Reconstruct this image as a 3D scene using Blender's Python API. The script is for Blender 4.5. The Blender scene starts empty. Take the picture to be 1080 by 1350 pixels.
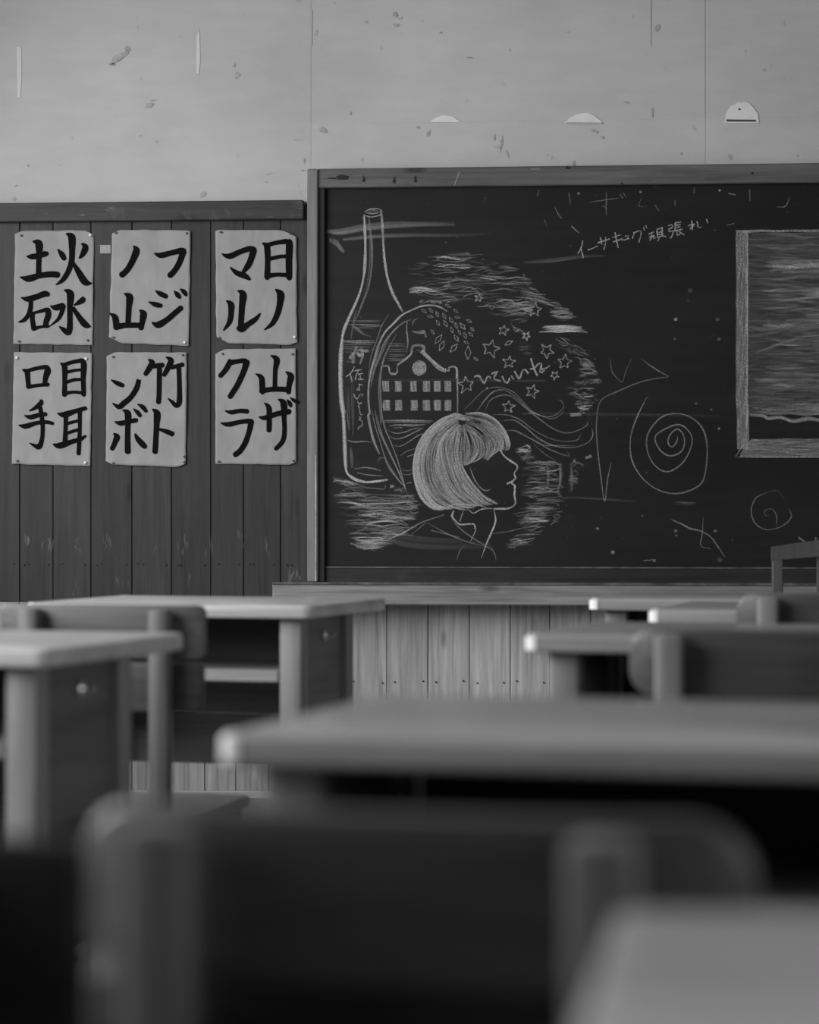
import bpy, bmesh, math, random
from mathutils import Vector, Matrix, noise
random.seed(7)
S = bpy.context.scene
COL = S.collection
R = math.radians
# ------------------------------------------------------------------ camera
F = 3400.0                 # focal length in pixels of the 1080 x 1350 frame
CZ = 0.84                  # eye height
YAW = R(5.0)               # camera looks a little to the left of square-on
W = 7.52                   # y of the front wall's plaster
cd = bpy.data.cameras.new('camera')
cam = bpy.data.objects.new('camera', cd); COL.objects.link(cam)
cam.location = (0, 0, CZ); cam.rotation_euler = (R(90), 0, YAW)
cd.sensor_fit = 'HORIZONTAL'; cd.sensor_width = 24.0
cd.lens = F / 1080 * 24.0
cd.clip_start = 0.05
cd.dof.use_dof = True; cd.dof.focus_distance = 7.5
cd.dof.aperture_fstop = 3.4
S.camera = cam
# ------------------------------------------------------------------ world, light, exposure
w = bpy.data.worlds.new('world'); S.world = w; w.use_nodes = True
w.node_tree.nodes['Background'].inputs[0].default_value = (1, 1, 1, 1)
w.node_tree.nodes['Background'].inputs[1].default_value = 0.4
S.view_settings.view_transform = 'Standard'; S.view_settings.look = 'None'
S.view_settings.gamma = 1; S.view_settings.use_curve_mapping = False
S.view_settings.exposure = 0.0
XL, XR, YB, ZC = -3.3, 5.9, -2.2, 3.3      # left wall, right wall, back wall, ceiling
WIN_L = [(0.9, 2.5), (2.8, 4.4), (4.7, 6.4)]   # window openings (y ranges) in the left wall
WIN_R = [(-1.7, 0.1), (4.6, 6.4)]  # first opening is unseen, placed behind the camera to light the near chair
WZ = (0.95, 2.65)

def area(name, loc, rot, sx, sy, power):
    l = bpy.data.lights.new(name, 'AREA'); l.shape = 'RECTANGLE'; l.size = sx; l.size_y = sy
    l.energy = power
    o = bpy.data.objects.new(name, l); COL.objects.link(o)
    o.location = loc; o.rotation_euler = rot
    return o
for (a, b) in WIN_L:      # daylight entering by the left windows
    area('window_daylight', (XL + 0.50, (a + b) / 2, sum(WZ) / 2), (0, R(-90 + 32), 0), WZ[1] - WZ[0], b - a, 40 * (b - a))
for (a, b) in WIN_R:      # corridor side fill; the rear one is added for the near chair's end
    area('corridor_side_fill', (XR - 0.50, (a + b) / 2, sum(WZ) / 2), (0, R(90 - 32), 0), WZ[1] - WZ[0], b - a, (30 if a < 0 else 30 * 0.25) * (b - a))

# ------------------------------------------------------------------ helpers
FW = Vector((-math.sin(YAW), math.cos(YAW), 0)); RT = Vector((math.cos(YAW), math.sin(YAW), 0))
def wp(px, py, y=W):
    """point on the plane Y=y seen at a photograph pixel"""
    d = FW + RT * ((px - 540) / F) + Vector((0, 0, 1)) * ((675 - py) / F)
    return Vector((0, 0, CZ)) + d * (y / d.y)
def at_depth(px, py, Z):
    return Vector((0, 0, CZ)) + (FW + RT * ((px - 540) / F) + Vector((0, 0, 1)) * ((675 - py) / F)) * Z

def thing(name, label=None, cat=None, loc=(0, 0, 0), rz=0, group=None, kind=None):
    o = bpy.data.objects.new(name, None); COL.objects.link(o)
    o.empty_display_size = 0.1
    o.location = loc; o.rotation_euler = (0, 0, rz)
    tag(o, label, cat, group, kind); return o
def tag(o, label=None, cat=None, group=None, kind=None):
    if label: o['label'] = label
    if cat: o['category'] = cat
    if group: o['group'] = group
    if kind: o['kind'] = kind
    return o
def link(name, me, m, parent=None, loc=(0, 0, 0)):
    if m and not me.materials: me.materials.append(m)
    o = bpy.data.objects.new(name, me); COL.objects.link(o); o.location = loc
    if parent: o.parent = parent
    return o
def obj(name, bm, m, parent=None, loc=(0, 0, 0), smooth=True):
    me = bpy.data.meshes.new(name); bm.to_mesh(me); bm.free()
    if smooth:
        me.polygons.foreach_set('use_smooth', [True] * len(me.polygons))
        try: me.set_sharp_from_angle(angle=R(35))
        except Exception: pass
    return link(name, me, m, parent, loc)
def box(bm, x0, x1, y0, y1, z0, z1, bev=0.0, seg=1):
    t = bmesh.new()
    bmesh.ops.create_cube(t, size=1)
    for v in t.verts:
        v.co = Vector(((x0 + x1) / 2 + v.co.x * (x1 - x0), (y0 + y1) / 2 + v.co.y * (y1 - y0), (z0 + z1) / 2 + v.co.z * (z1 - z0)))
    if bev: bmesh.ops.bevel(t, geom=t.edges[:], offset=bev, segments=seg, affect='EDGES', profile=0.5)
    merge(bm, t); return bm
def merge(bm, t):
    me = bpy.data.meshes.new('tmp'); t.to_mesh(me); t.free(); bm.from_mesh(me); bpy.data.meshes.remove(me)
def bbox(*a, **k): return box(bmesh.new(), *a, **k)
def round_slab(hx, hy, t, r, bev, rseg=6, corners=(1, 1, 1, 1)):
    """flat slab in the XY plane, z 0..t, with rounded corners and eased edges"""
    bm = bmesh.new(); ps = []
    for k, (sx, sy) in enumerate(((1, 1), (-1, 1), (-1, -1), (1, -1))):
        rr = r * corners[k]
        if rr < 1e-6: ps.append((sx * hx, sy * hy)); continue
        for i in range(rseg + 1):
            a = R(90 * k) + R(90) * i / rseg
            ps.append((sx * (hx - rr) + rr * math.cos(a), sy * (hy - rr) + rr * math.sin(a)))
    f = bm.faces.new([bm.verts.new((x, y, 0)) for x, y in ps])
    ex = bmesh.ops.extrude_face_region(bm, geom=[f])
    for v in ex['geom']:
        if isinstance(v, bmesh.types.BMVert): v.co.z += t
    bmesh.ops.recalc_face_normals(bm, faces=bm.faces[:])
    es = [e for e in bm.edges if abs(e.verts[0].co.z - e.verts[1].co.z) < 1e-6]
    if bev: bmesh.ops.bevel(bm, geom=es, offset=bev, segments=3, affect='EDGES', profile=0.5)
    return bm
def disc(bm, c, r, h, axis='y', n=10, dome=0.5):
    """small round head sticking out to -y (or +x) from c"""
    t = bmesh.new()
    rings = [(r, 0), (r, h * 0.6), (r * dome, h)]
    vs = []
    for rr, hh in rings:
        vs.append([t.verts.new((rr * math.cos(2 * math.pi * i / n), rr * math.sin(2 * math.pi * i / n), hh)) for i in range(n)])
    for a in range(2):
        for i in range(n): t.faces.new((vs[a][i], vs[a][(i + 1) % n], vs[a + 1][(i + 1) % n], vs[a + 1][i]))
    t.faces.new(vs[2]); t.faces.new(list(reversed(vs[0])))
    M = {'y': Matrix.Rotation(R(90), 4, 'X'), 'x': Matrix.Rotation(R(90), 4, 'Y'), 'z': Matrix()}[axis]
    bmesh.ops.transform(t, matrix=Matrix.Translation(c) @ M, verts=t.verts[:])
    merge(bm, t); return bm

# ------------------------------------------------------------------ materials
def mat(name):
    m = bpy.data.materials.new(name); m.use_nodes = True
    nt = m.node_tree; return m, nt, nt.nodes, nt.links, nt.nodes['Principled BSDF']
def N(nt, t, **k):
    n = nt.nodes.new(t)
    for a, b in k.items(): setattr(n, a, b)
    return n
def ramp(nt, a, b, ca, cb, src):
    r = N(nt, 'ShaderNodeValToRGB'); e = r.color_ramp.elements
    e[0].position = a; e[1].position = b
    e[0].color = (ca, ca, ca, 1); e[1].color = (cb, cb, cb, 1)
    nt.links.new(src, r.inputs[0]); return r.outputs[0]
def mul(nt, a, b, fac=1.0, mode='MULTIPLY'):
    n = N(nt, 'ShaderNodeMix', data_type='RGBA', blend_type=mode)
    n.inputs[0].default_value = fac
    for s, v in ((6, a), (7, b)):
        if isinstance(v, float): n.inputs[s].default_value = (v, v, v, 1)
        else: nt.links.new(v, n.inputs[s])
    return n.outputs[2]
def coords(nt, scale, rand=True):
    tc = N(nt, 'ShaderNodeTexCoord'); mp = N(nt, 'ShaderNodeMapping')
    mp.inputs['Scale'].default_value = scale
    src = tc.outputs['Object']
    if rand:
        oi = N(nt, 'ShaderNodeObjectInfo'); va = N(nt, 'ShaderNodeVectorMath', operation='MULTIPLY_ADD')
        cmb = N(nt, 'ShaderNodeCombineXYZ')
        for i in range(3): nt.links.new(oi.outputs['Random'], cmb.inputs[i])
        nt.links.new(cmb.outputs[0], va.inputs[0]); va.inputs[1].default_value = (13, 17, 11)
        nt.links.new(src, va.inputs[2]); src = va.outputs[0]
    nt.links.new(src, mp.inputs['Vector']); return mp.outputs[0]
def wood(name, lo, hi, axis='z', rough=0.5, spec=0.4, knots=True, vary=0.25, bump=0.15, wear=0.0):
    m, nt, nd, lk, P = mat(name)
    sc = {'x': (1.2, 26, 26), 'y': (26, 1.2, 26), 'z': (26, 26, 1.2)}[axis]
    v = coords(nt, sc)
    n1 = N(nt, 'ShaderNodeTexNoise'); lk.new(v, n1.inputs['Vector'])
    n1.inputs['Scale'].default_value = 2.2; n1.inputs['Detail'].default_value = 7; n1.inputs['Roughness'].default_value = 0.65; n1.inputs['Distortion'].default_value = 0.6
    col = ramp(nt, 0.3, 0.72, lo, hi, n1.outputs[0])
    # broad blotches
    v2 = coords(nt, tuple(1 + s * 0.12 for s in sc))
    n2 = N(nt, 'ShaderNodeTexNoise'); lk.new(v2, n2.inputs['Vector']); n2.inputs['Scale'].default_value = 2.0; n2.inputs['Detail'].default_value = 3
    col = mul(nt, col, ramp(nt, 0.3, 0.7, 0.8, 1.12, n2.outputs[0]))
    if knots:
        k = {'x': (3, 9, 9), 'y': (9, 3, 9), 'z': (9, 9, 3)}[axis]
        v3 = coords(nt, k)
        vo = N(nt, 'ShaderNodeTexVoronoi'); lk.new(v3, vo.inputs['Vector']); vo.inputs['Scale'].default_value = 1.0
        col = mul(nt, col, ramp(nt, 0.05, 0.13, 0.35, 1.0, vo.outputs['Distance']))
    oi = N(nt, 'ShaderNodeObjectInfo')
    col = mul(nt, col, ramp(nt, 0, 1, 1 - vary, 1.0 + vary * 0.4, oi.outputs['Random']))
    if wear:
        v4 = coords(nt, (3, 3, 3)); n4 = N(nt, 'ShaderNodeTexNoise'); lk.new(v4, n4.inputs['Vector']); n4.inputs['Scale'].default_value = 6; n4.inputs['Detail'].default_value = 8
        col = mul(nt, col, ramp(nt, 0.62, 0.72, 0.0, wear, n4.outputs[0]), 1.0, 'ADD')
    lk.new(col, P.inputs['Base Color'])
    P.inputs['Roughness'].default_value = rough; P.inputs['Specular IOR Level'].default_value = spec
    b = N(nt, 'ShaderNodeBump'); b.inputs['Strength'].default_value = bump; b.inputs['Distance'].default_value = 0.004
    lk.new(n1.outputs[0], b.inputs['Height']); lk.new(b.outputs[0], P.inputs['Normal'])
    return m
def plain(name, c, rough=0.6, spec=0.4, metal=0.0, var=0.0, scale=8):
    m, nt, nd, lk, P = mat(name)
    if var:
        v = coords(nt, (1, 1, 1)); n = N(nt, 'ShaderNodeTexNoise'); lk.new(v, n.inputs['Vector']); n.inputs['Scale'].default_value = scale; n.inputs['Detail'].default_value = 6
        lk.new(ramp(nt, 0.3, 0.7, c * (1 - var), c * (1 + var), n.outputs[0]), P.inputs['Base Color'])
    else: P.inputs['Base Color'].default_value = (c, c, c, 1)
    P.inputs['Roughness'].default_value = rough; P.inputs['Specular IOR Level'].default_value = spec; P.inputs['Metallic'].default_value = metal
    return m
def plaster(name, c):
    m, nt, nd, lk, P = mat(name)
    v = coords(nt, (1, 1, 1), rand=False)
    n = N(nt, 'ShaderNodeTexNoise'); lk.new(v, n.inputs['Vector']); n.inputs['Scale'].default_value = 1.7; n.inputs['Detail'].default_value = 8; n.inputs['Roughness'].default_value = 0.6
    col = ramp(nt, 0.3, 0.7, c * 0.88, c * 1.07, n.outputs[0])
    n2 = N(nt, 'ShaderNodeTexNoise'); lk.new(coords(nt, (1.5, 1, 6), rand=False), n2.inputs['Vector']); n2.inputs['Scale'].default_value = 5; n2.inputs['Detail'].default_value = 8
    col = mul(nt, col, ramp(nt, 0.35, 0.65, 0.965, 1.02, n2.outputs[0]))
    n3 = N(nt, 'ShaderNodeTexNoise'); lk.new(v, n3.inputs['Vector']); n3.inputs['Scale'].default_value = 26; n3.inputs['Detail'].default_value = 5
    col = mul(nt, col, ramp(nt, 0.70, 0.76, 1.0, 0.7, n3.outputs[0]))
    lk.new(col, P.inputs['Base Color']); P.inputs['Roughness'].default_value = 0.85; P.inputs['Specular IOR Level'].default_value = 0.2
    b = N(nt, 'ShaderNodeBump'); b.inputs['Strength'].default_value = 0.2; b.inputs['Distance'].default_value = 0.01
    lk.new(n.outputs[0], b.inputs['Height']); lk.new(b.outputs[0], P.inputs['Normal'])
    return m
def board_mat():
    m, nt, nd, lk, P = mat('blackboard_paint')
    n = N(nt, 'ShaderNodeTexNoise'); lk.new(coords(nt, (0.8, 1, 14), rand=False), n.inputs['Vector']); n.inputs['Scale'].default_value = 2.5; n.inputs['Detail'].default_value = 9; n.inputs['Roughness'].default_value = 0.7
    n2 = N(nt, 'ShaderNodeTexNoise'); lk.new(coords(nt, (1, 1, 1.6), rand=False), n2.inputs['Vector']); n2.inputs['Scale'].default_value = 2.2; n2.inputs['Detail'].default_value = 4
    col = ramp(nt, 0.3, 0.78, 0.005, 0.012, n.outputs[0])
    col = mul(nt, col, ramp(nt, 0.35, 0.7, 0.75, 1.4, n2.outputs[0]))
    n3 = N(nt, 'ShaderNodeTexNoise'); lk.new(coords(nt, (1, 1, 1), rand=False), n3.inputs['Vector']); n3.inputs['Scale'].default_value = 60; n3.inputs['Detail'].default_value = 2
    col = mul(nt, col, ramp(nt, 0.74, 0.80, 0.0, 0.06, n3.outputs[0]), 1.0, 'ADD')
    lk.new(col, P.inputs['Base Color']); P.inputs['Roughness'].default_value = 0.55; P.inputs['Specular IOR Level'].default_value = 0.3
    return m
def chalk_mat():
    m, nt, nd, lk, P = mat('chalk')
    P.inputs['Base Color'].default_value = (0.8, 0.8, 0.8, 1); P.inputs['Roughness'].default_value = 1; P.inputs['Specular IOR Level'].default_value = 0
    at = N(nt, 'ShaderNodeAttribute', attribute_name='chalk')
    n = N(nt, 'ShaderNodeTexNoise'); lk.new(coords(nt, (1, 1, 1), rand=False), n.inputs['Vector']); n.inputs['Scale'].default_value = 300; n.inputs['Detail'].default_value = 4; n.inputs['Roughness'].default_value = 0.7
    g = ramp(nt, 0.36, 0.66, 0.40, 1.6, n.outputs[0])
    mm = N(nt, 'ShaderNodeMath', operation='MULTIPLY'); mm.use_clamp = True
    lk.new(at.outputs['Fac'], mm.inputs[0]); lk.new(g, mm.inputs[1]); lk.new(mm.outputs[0], P.inputs['Alpha'])
    return m

M = dict(
    plaster=plaster('old_plaster', 0.535),
    plaster_pale=plaster('pale_plaster', 0.55),
    scrape=plain('scraped_white_plaster', 0.78, 0.9, 0.1, var=0.06, scale=40),
    flake=plain('flaked_grey_plaster', 0.40, 0.9, 0.1, var=0.3, scale=60),
    slot=plain('dark_slot', 0.08, 0.9, 0.1),
    stain=plain('crack_line', 0.46, 0.9, 0.1),
    plank_up=wood('smoked_pine_plank', 0.025, 0.056, 'z', 0.5, 0.3, wear=0.0, bump=0.1),
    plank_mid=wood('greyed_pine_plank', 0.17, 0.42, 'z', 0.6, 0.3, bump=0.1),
    edge=plain('worn_post_edge', 0.42, 0.7, 0.3, var=0.4, scale=30),
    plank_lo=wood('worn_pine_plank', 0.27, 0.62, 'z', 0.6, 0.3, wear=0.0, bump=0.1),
    rail=wood('dark_rail', 0.02, 0.055, 'x', 0.5, 0.3, wear=0.03),
    post=wood('worn_post', 0.16, 0.36, 'z', 0.5, 0.35, knots=False),
    post_dark=wood('dark_inner_stop', 0.012, 0.03, 'z', 0.6, 0.3, knots=False),
    top_rail=wood('dark_top_rail', 0.08, 0.19, 'x', 0.5, 0.35),
    low_rail=wood('dark_low_rail', 0.014, 0.035, 'x', 0.5, 0.35, wear=0.01),
    chalk_edge=plain('chalk_dusted_edge', 0.11, 0.9, 0.1, var=0.5, scale=20),
    tray=wood('tray_pine', 0.15, 0.35, 'x', 0.55, 0.3),
    board=board_mat(), chalk=chalk_mat(),
    paper=plain('calligraphy_paper', 0.33, 0.85, 0.15, var=0.07, scale=14),
    tagpaper=plain('small_tag_paper', 0.35, 0.8, 0.15),
    ink=plain('brush_ink', 0.006, 0.9, 0.08),
    pin_white=plain('white_pin_head', 0.85, 0.25, 0.6),
    pin_dark=plain('rusted_pin_head', 0.08, 0.5, 0.4),
    nail=plain('nail_head', 0.015, 0.6, 0.3),
    steel=plain('worn_steel', 0.75, 0.25, 0.6, 0.9),
    floor=wood('floor_board', 0.10, 0.20, 'y', 0.45, 0.4),
    base=wood('baseboard_wood', 0.2, 0.36, 'x', 0.5, 0.4, knots=False),
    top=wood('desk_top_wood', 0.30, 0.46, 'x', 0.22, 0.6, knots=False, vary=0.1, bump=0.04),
    leg=wood('leg_wood', 0.17, 0.30, 'z', 0.4, 0.45, knots=False, vary=0.1, bump=0.05),
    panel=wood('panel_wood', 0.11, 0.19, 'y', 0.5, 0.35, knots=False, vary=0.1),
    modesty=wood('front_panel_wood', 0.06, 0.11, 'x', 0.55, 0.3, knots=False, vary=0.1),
    shelf=wood('shelf_wood', 0.22, 0.34, 'x', 0.45, 0.4, knots=False, vary=0.1),
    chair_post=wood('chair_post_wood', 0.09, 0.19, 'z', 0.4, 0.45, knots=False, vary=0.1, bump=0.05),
    corner=plain('painted_corner_glint', 0.92, 0.25, 0.8),  # near-white stands in for window light catching the left corners
    top_lit=wood('lit_desk_top_wood', 0.46, 0.66, 'x', 0.22, 0.6, knots=False, vary=0.1, bump=0.04),  # paler copy: the left desks' stronger light and sheen put into the colour
    drip=plain('pale_paint_drip', 0.68, 0.8, 0.1),
    chair_mid=wood('brown_chair_plank_wood', 0.045, 0.10, 'x', 0.35, 0.5, knots=False, vary=0.1, bump=0.05),
    chair=wood('chair_plank_wood', 0.09, 0.18, 'x', 0.35, 0.5, knots=False, vary=0.15, bump=0.05),
    chair_low=wood('chair_lower_plank_wood', 0.04, 0.09, 'x', 0.4, 0.45, knots=False, vary=0.15),
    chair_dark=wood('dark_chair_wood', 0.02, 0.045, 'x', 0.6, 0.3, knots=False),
    tchair=wood('spindle_chair_wood', 0.07, 0.11, 'z', 0.6, 0.3, knots=False, vary=0.0),
    frame_wood=plain('window_frame_wood', 0.25, 0.5, 0.4),
)
gl, nt, nd, lk, P = mat('window_glass')
nd.remove(P); tr = N(nt, 'ShaderNodeBsdfTransparent'); go = N(nt, 'ShaderNodeBsdfGlossy'); mx = N(nt, 'ShaderNodeMixShader')
go.inputs['Roughness'].default_value = 0.02; mx.inputs[0].default_value = 0.06
lk.new(tr.outputs[0], mx.inputs[1]); lk.new(go.outputs[0], mx.inputs[2]); lk.new(mx.outputs[0], nd['Material Output'].inputs[0])
M['glass'] = gl

# ------------------------------------------------------------------ room shell
def shell(name, bm, m, **k): return tag(obj(name, bm, m, smooth=False), kind='structure')
# floor: narrow boards running towards the front wall
fl = tag(obj('floor', bbox(XL - .2, XR + .2, YB - .2, W + .2, -0.12, -0.02), M['nail'], smooth=False), kind='structure')
bw = 0.145; n = int((XR - XL) / bw) + 1
fb = bpy.data.meshes.new('floor_board'); t = bbox(-bw / 2 + .001, bw / 2 - .001, YB, W, -0.02, 0.0, bev=.0015); t.to_mesh(fb); t.free()
for i in range(n): link('floor_board', fb, M['floor'], fl, (XL + (i + .5) * bw, 0, 0))
shell('ceiling', bbox(XL - .2, XR + .2, YB - .2, W + .2, ZC, ZC + .1), M['plaster'])
def side_wall(name, x, sgn, wins, wnum):
    bm = bmesh.new(); x0, x1 = sorted((x, x + sgn * 0.18))
    ys = [YB]
    for a, b in wins: ys += [a, b]
    ys.append(W + .2)
    for i in range(0, len(ys), 2): box(bm, x0, x1, ys[i], ys[i + 1], 0, ZC)
    for a, b in wins:
        box(bm, x0, x1, a, b, 0, WZ[0]); box(bm, x0, x1, a, b, WZ[1], ZC)
    shell(name, bm, M['plaster'])
    for j, (a, b) in enumerate(wins):
        wo = thing('window_%d' % (wnum + j), loc=(x + sgn * 0.1, (a + b) / 2, WZ[0]), kind='structure')
        h = WZ[1] - WZ[0]; wd = (b - a) / 2
        fbm = bmesh.new()
        box(fbm, -.03, .03, -wd, wd, 0, .05); box(fbm, -.03, .03, -wd, wd, h - .05, h)
        box(fbm, -.03, .03, -wd, -wd + .05, .05, h - .05); box(fbm, -.03, .03, wd - .05, wd, .05, h - .05); box(fbm, -.03, .03, -.03, .03, .05, h - .05)
        obj('window_frame', fbm, M['frame_wood'], wo, smooth=False)
        mb = bmesh.new()
        for q in (1, 2): box(mb, -.012, .012, -wd + .05, wd - .05, h * q / 3 - .012, h * q / 3 + .012)
        obj('glazing_bar', mb, M['frame_wood'], wo, smooth=False)
        obj('pane', bbox(-.003, .003, -wd + .05, wd - .05, .05, h - .05), M['glass'], wo, smooth=False)
side_wall('wall_left', XL, -1, WIN_L, 1)
side_wall('wall_right', XR, 1, WIN_R, 4)
shell('wall_back', bbox(XL - .2, XR + .2, YB - .2, YB, 0, ZC), M['plank_up'])

# ---- front wall: plaster above, boarded wainscot below
PY = W - 0.025            # face of the wall boards
BY = W - 0.060            # face of the blackboard
wf = tag(obj('wall_front', bbox(XL - .2, XR + .2, W + .012, W + .2, 0, ZC), M['plaster'], smooth=False), kind='structure')
def zof(py, y=W, px=540): return wp(px, py, y).z
def xof(px, y=W): return wp(px, 675, y).x
z_rail_t, z_rail_b = zof(268, W, 200), zof(292, PY, 200)
z_seam = zof(162)
xs = [XL, xof(410), xof(930), xof(1500), XR]
for i in range(len(xs) - 1):                       # plaster sheets, joints 1.5 mm open
    g = 0.0001 if i < 1 else 0.0006
    zb = z_seam + .0002 if i >= 1 else z_rail_b
    obj('plaster_panel', bbox(xs[i] + g, xs[i + 1] - g, W, W + .012, zb, ZC), M['plaster'], wf, smooth=False)
for a, b in ((xs[1], xs[2]), (xs[2], XR)):
    obj('plaster_panel', bbox(a + .0004, b - .0004, W - .0003, W + .012, z_rail_b, z_seam), M['plaster_pale'], wf, smooth=False)
obj('plaster_panel', bbox(XL, xs[1], W, W + .012, z_rail_b - .3, z_rail_b), M['plaster'], wf, smooth=False)

# small shapes lying on the plaster, in photograph pixels
def blob_mesh(bm, cx, cy, rx, ry, y, ang=0, n=14, rough=.35, depth=.0006, seed=0):
    rnd = random.Random(seed); ps = []
    for i in range(n):
        a = 2 * math.pi * i / n; k = 1 + rnd.uniform(-rough, rough)
        x, z = rx * k * math.cos(a), ry * k * math.sin(a)
        ps.append((cx + x * math.cos(ang) - z * math.sin(ang), cy + x * math.sin(ang) + z * math.cos(ang)))
    poly(bm, ps, y, depth)
def poly(bm, ps, y, depth=.0006):
    fr = [bm.verts.new(wp(p[0], p[1], y)) for p in ps]; bk = [bm.verts.new(v.co + Vector((0, depth, 0))) for v in fr]
    f = bm.faces.new(fr)
    for i in range(len(fr)): bm.faces.new((fr[i], bk[i], bk[(i + 1) % len(fr)], fr[(i + 1) % len(fr)]))
bm = bmesh.new(); k = 0
for (x, y, rx, ry, a) in [(157, 76, 17, 6, -.6), (148, 84, 6, 4, 0), (168, 64, 5, 4, .3), (197, 139, 9, 4, -.4), (203, 132, 6, 1.5, -.1), (426, 171, 8, 4, .4), (521, 20, 4, 5, 0), (522, 33, 6, 3.5, .2), (528, 24, 4, 2, -.3),
                          (268, 256, 6, 4, -.6), (309, 86, 1.5, 3.5, .1), (313, 98, 5, 3, .5), (311, 103, 2, 2, 0), (392, 184, 8, 1.2, 0), (355, 229, 5, 1.2, -.3), (37, 218, 2, 1.5, 0), (185, 179, 1.6, 1.2, 0), (181, 36, 1.5, 1.5, 0), (393, 1, 4, 1.5, 0),
                          (20, 245, 4, 1.2, -.5), (18, 262, 3.5, 3, 0), (652, 181, 1.6, 6, .1), (661, 190, 2, 12, .15), (656, 194, 7, 1.8, .1), (669, 203, 1.3, 6, -.3), (565, 175, 3, 6, .4), (551, 168, 4, 2, .5), (784, 173, 6, 2.5, .2), (795, 181, 3, 3.5, -.5),
                          (722, 204, 1.6, 1.4, 0), (898, 203, 2, 1.8, 0), (1051, 205, 2, 2, 0), (620, 76, 8, 1.2, 0), (581, 43, 2, 1.5, 0), (867, 36, 4, 6, .4), (860, 148, 1.5, 8, 0), (748, 42, 3, 1, 0), (556, 28, 2, 1, 0), (825, 135, 5, 2, .2), (757, 216, 3, 5, 0),
                          (1007, 92, 3, 2, 0), (401, 212, 1.5, 4, 0), (462, 149, 2, 3, -.3), (398, 225, 5, 1.5, 0), (350, 240, 4, 1, 0), (397, 268, 6, 3, 0), (749, 219, 4, 2.5, 0)]:
    blob_mesh(bm, x, y, rx * .75, ry * .75, W - .0018, a, seed=k); k += 1
tag(obj('flaked_patch', bm, M['flake'], wf, smooth=False), kind='stuff')
bm = bmesh.new()
for ps in [[(409, 12), (412, 12), (411.5, 60), (410, 62)], [(857.6, 0), (858.6, 0), (858.4, 60), (858, 62)]]:
    poly(bm, ps, W - .0016)
tag(obj('wall_crack', bm, M['stain'], wf, smooth=False), kind='stuff')
def dome(cx, base, rx, h, seed, flat=1.0):
    bm = bmesh.new(); rnd = random.Random(seed); ps = [(cx - rx, base)]
    for i in range(1, 14):
        a = math.pi - math.pi * i / 14
        ps.append((cx + rx * math.cos(a) * (1 + rnd.uniform(-.04, .04)), base - h * math.sin(a) ** flat * (1 + rnd.uniform(-.05, .05))))
    ps.append((cx + rx, base)); poly(bm, ps, W - .0024, .001)
    return obj('scraped_patch', bm, M['scrape'], wf, smooth=False)
dome(978, 162, 23, 28, 1); dome(770, 162, 25, 13, 2, 1.8); dome(587, 161, 20, 9, 3, 2.0)
for (a, b, y, m) in ((958, 997, 159, 'slot'), (747, 794, 162.5, 'stain')):
    bm = bmesh.new(); poly(bm, [(a, y - 1.6), (b, y - 1.2), (b, y + 1.4), (a, y + 1.2)], W - .003, .001); obj('hook_slot', bm, M[m], wf, smooth=False)
bm = bmesh.new(); blob_mesh(bm, 975, 144, 1.4, 1.4, W - .003); obj('screw_hole', bm, M['slot'], wf, smooth=False)
bm = bmesh.new()
for ps in ([(22, 62), (28, 62), (28.5, 100), (27, 128), (23, 128)], [(259, 48), (263, 40), (264, 80), (262, 98), (259, 96)]):
    poly(bm, ps, W - .0016)
tag(obj('paint_drip', bm, M['drip'], wf, smooth=False), kind='stuff')

# wainscot boards: dark upper tier left of the blackboard, worn lower tier everywhere
z_mid = zof(794, PY, 300); x_post = xof(400, PY)
up = [-560 + i * 49 for i in range(0)]
joints_up = [-620 + 49 * i for i in range(13)] + [26, 70, 120, 174, 226, 278, 321, 370, 424]
for a, b in zip(joints_up[:-1], joints_up[1:]):
    xa, xb = max(xof(a, PY), XL), xof(b, PY)
    if xb < XL + .01: continue
    j = random.uniform(-.0015, .0015)
    obj('wall_board', bbox(xa - (xa + xb) / 2 + .0008, xb - (xa + xb) / 2 - .0008, PY + j, W + .01, z_mid + .001 , z_rail_t - .01, bev=.0016), M['plank_up'], wf, ((xa + xb) / 2, 0, 0), smooth=False)
joints_lo = [-620 + 49 * i for i in range(13)] + [26, 70, 120, 174, 222, 270, 311, 355, 404, 456, 510, 564.5, 619, 673, 725] + [725 + 54 * i for i in range(1, 40)]
for a, b in zip(joints_lo[:-1], joints_lo[1:]):
    xa, xb = max(xof(a, PY), XL), min(xof(b, PY), XR)
    if xb - xa < .01: continue
    j = random.uniform(-.0015, .0015)
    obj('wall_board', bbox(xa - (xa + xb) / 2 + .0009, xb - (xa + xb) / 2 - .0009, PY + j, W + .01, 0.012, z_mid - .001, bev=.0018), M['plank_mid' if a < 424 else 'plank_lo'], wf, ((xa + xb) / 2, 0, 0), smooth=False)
# nail heads along the boards
bm = bmesh.new(); rn = random.Random(3)
for a, b in zip(joints_up[12:-1], joints_up[13:]):
    for q in (a + 8, a + 13, b - 8): 
        disc(bm, wp(q + rn.uniform(-2, 2), 744 + rn.uniform(-1, 1), PY - .0015), .0026, .001, n=6)
for a, b in zip(joints_lo[22:-1], joints_lo[23:]):
    for q in (a + 9, b - 7): disc(bm, wp(q + rn.uniform(-2, 2), 899 + rn.uniform(-1.5, 1.5), PY - .0015), .0028, .001, n=6)
tag(obj('nail_head', bm, M['nail'], wf, smooth=False), kind='stuff')
# trims
tag(obj('trim_1', bbox(XL, xof(403, W), W - .045, W, z_rail_b, z_rail_t, bev=.003), M['rail'], smooth=False), kind='structure')
tag(obj('baseboard_front', bbox(XL, XR, PY - .012, PY - .003, 0.0, .022, bev=.002), M['base'], smooth=False), kind='structure')
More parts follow.
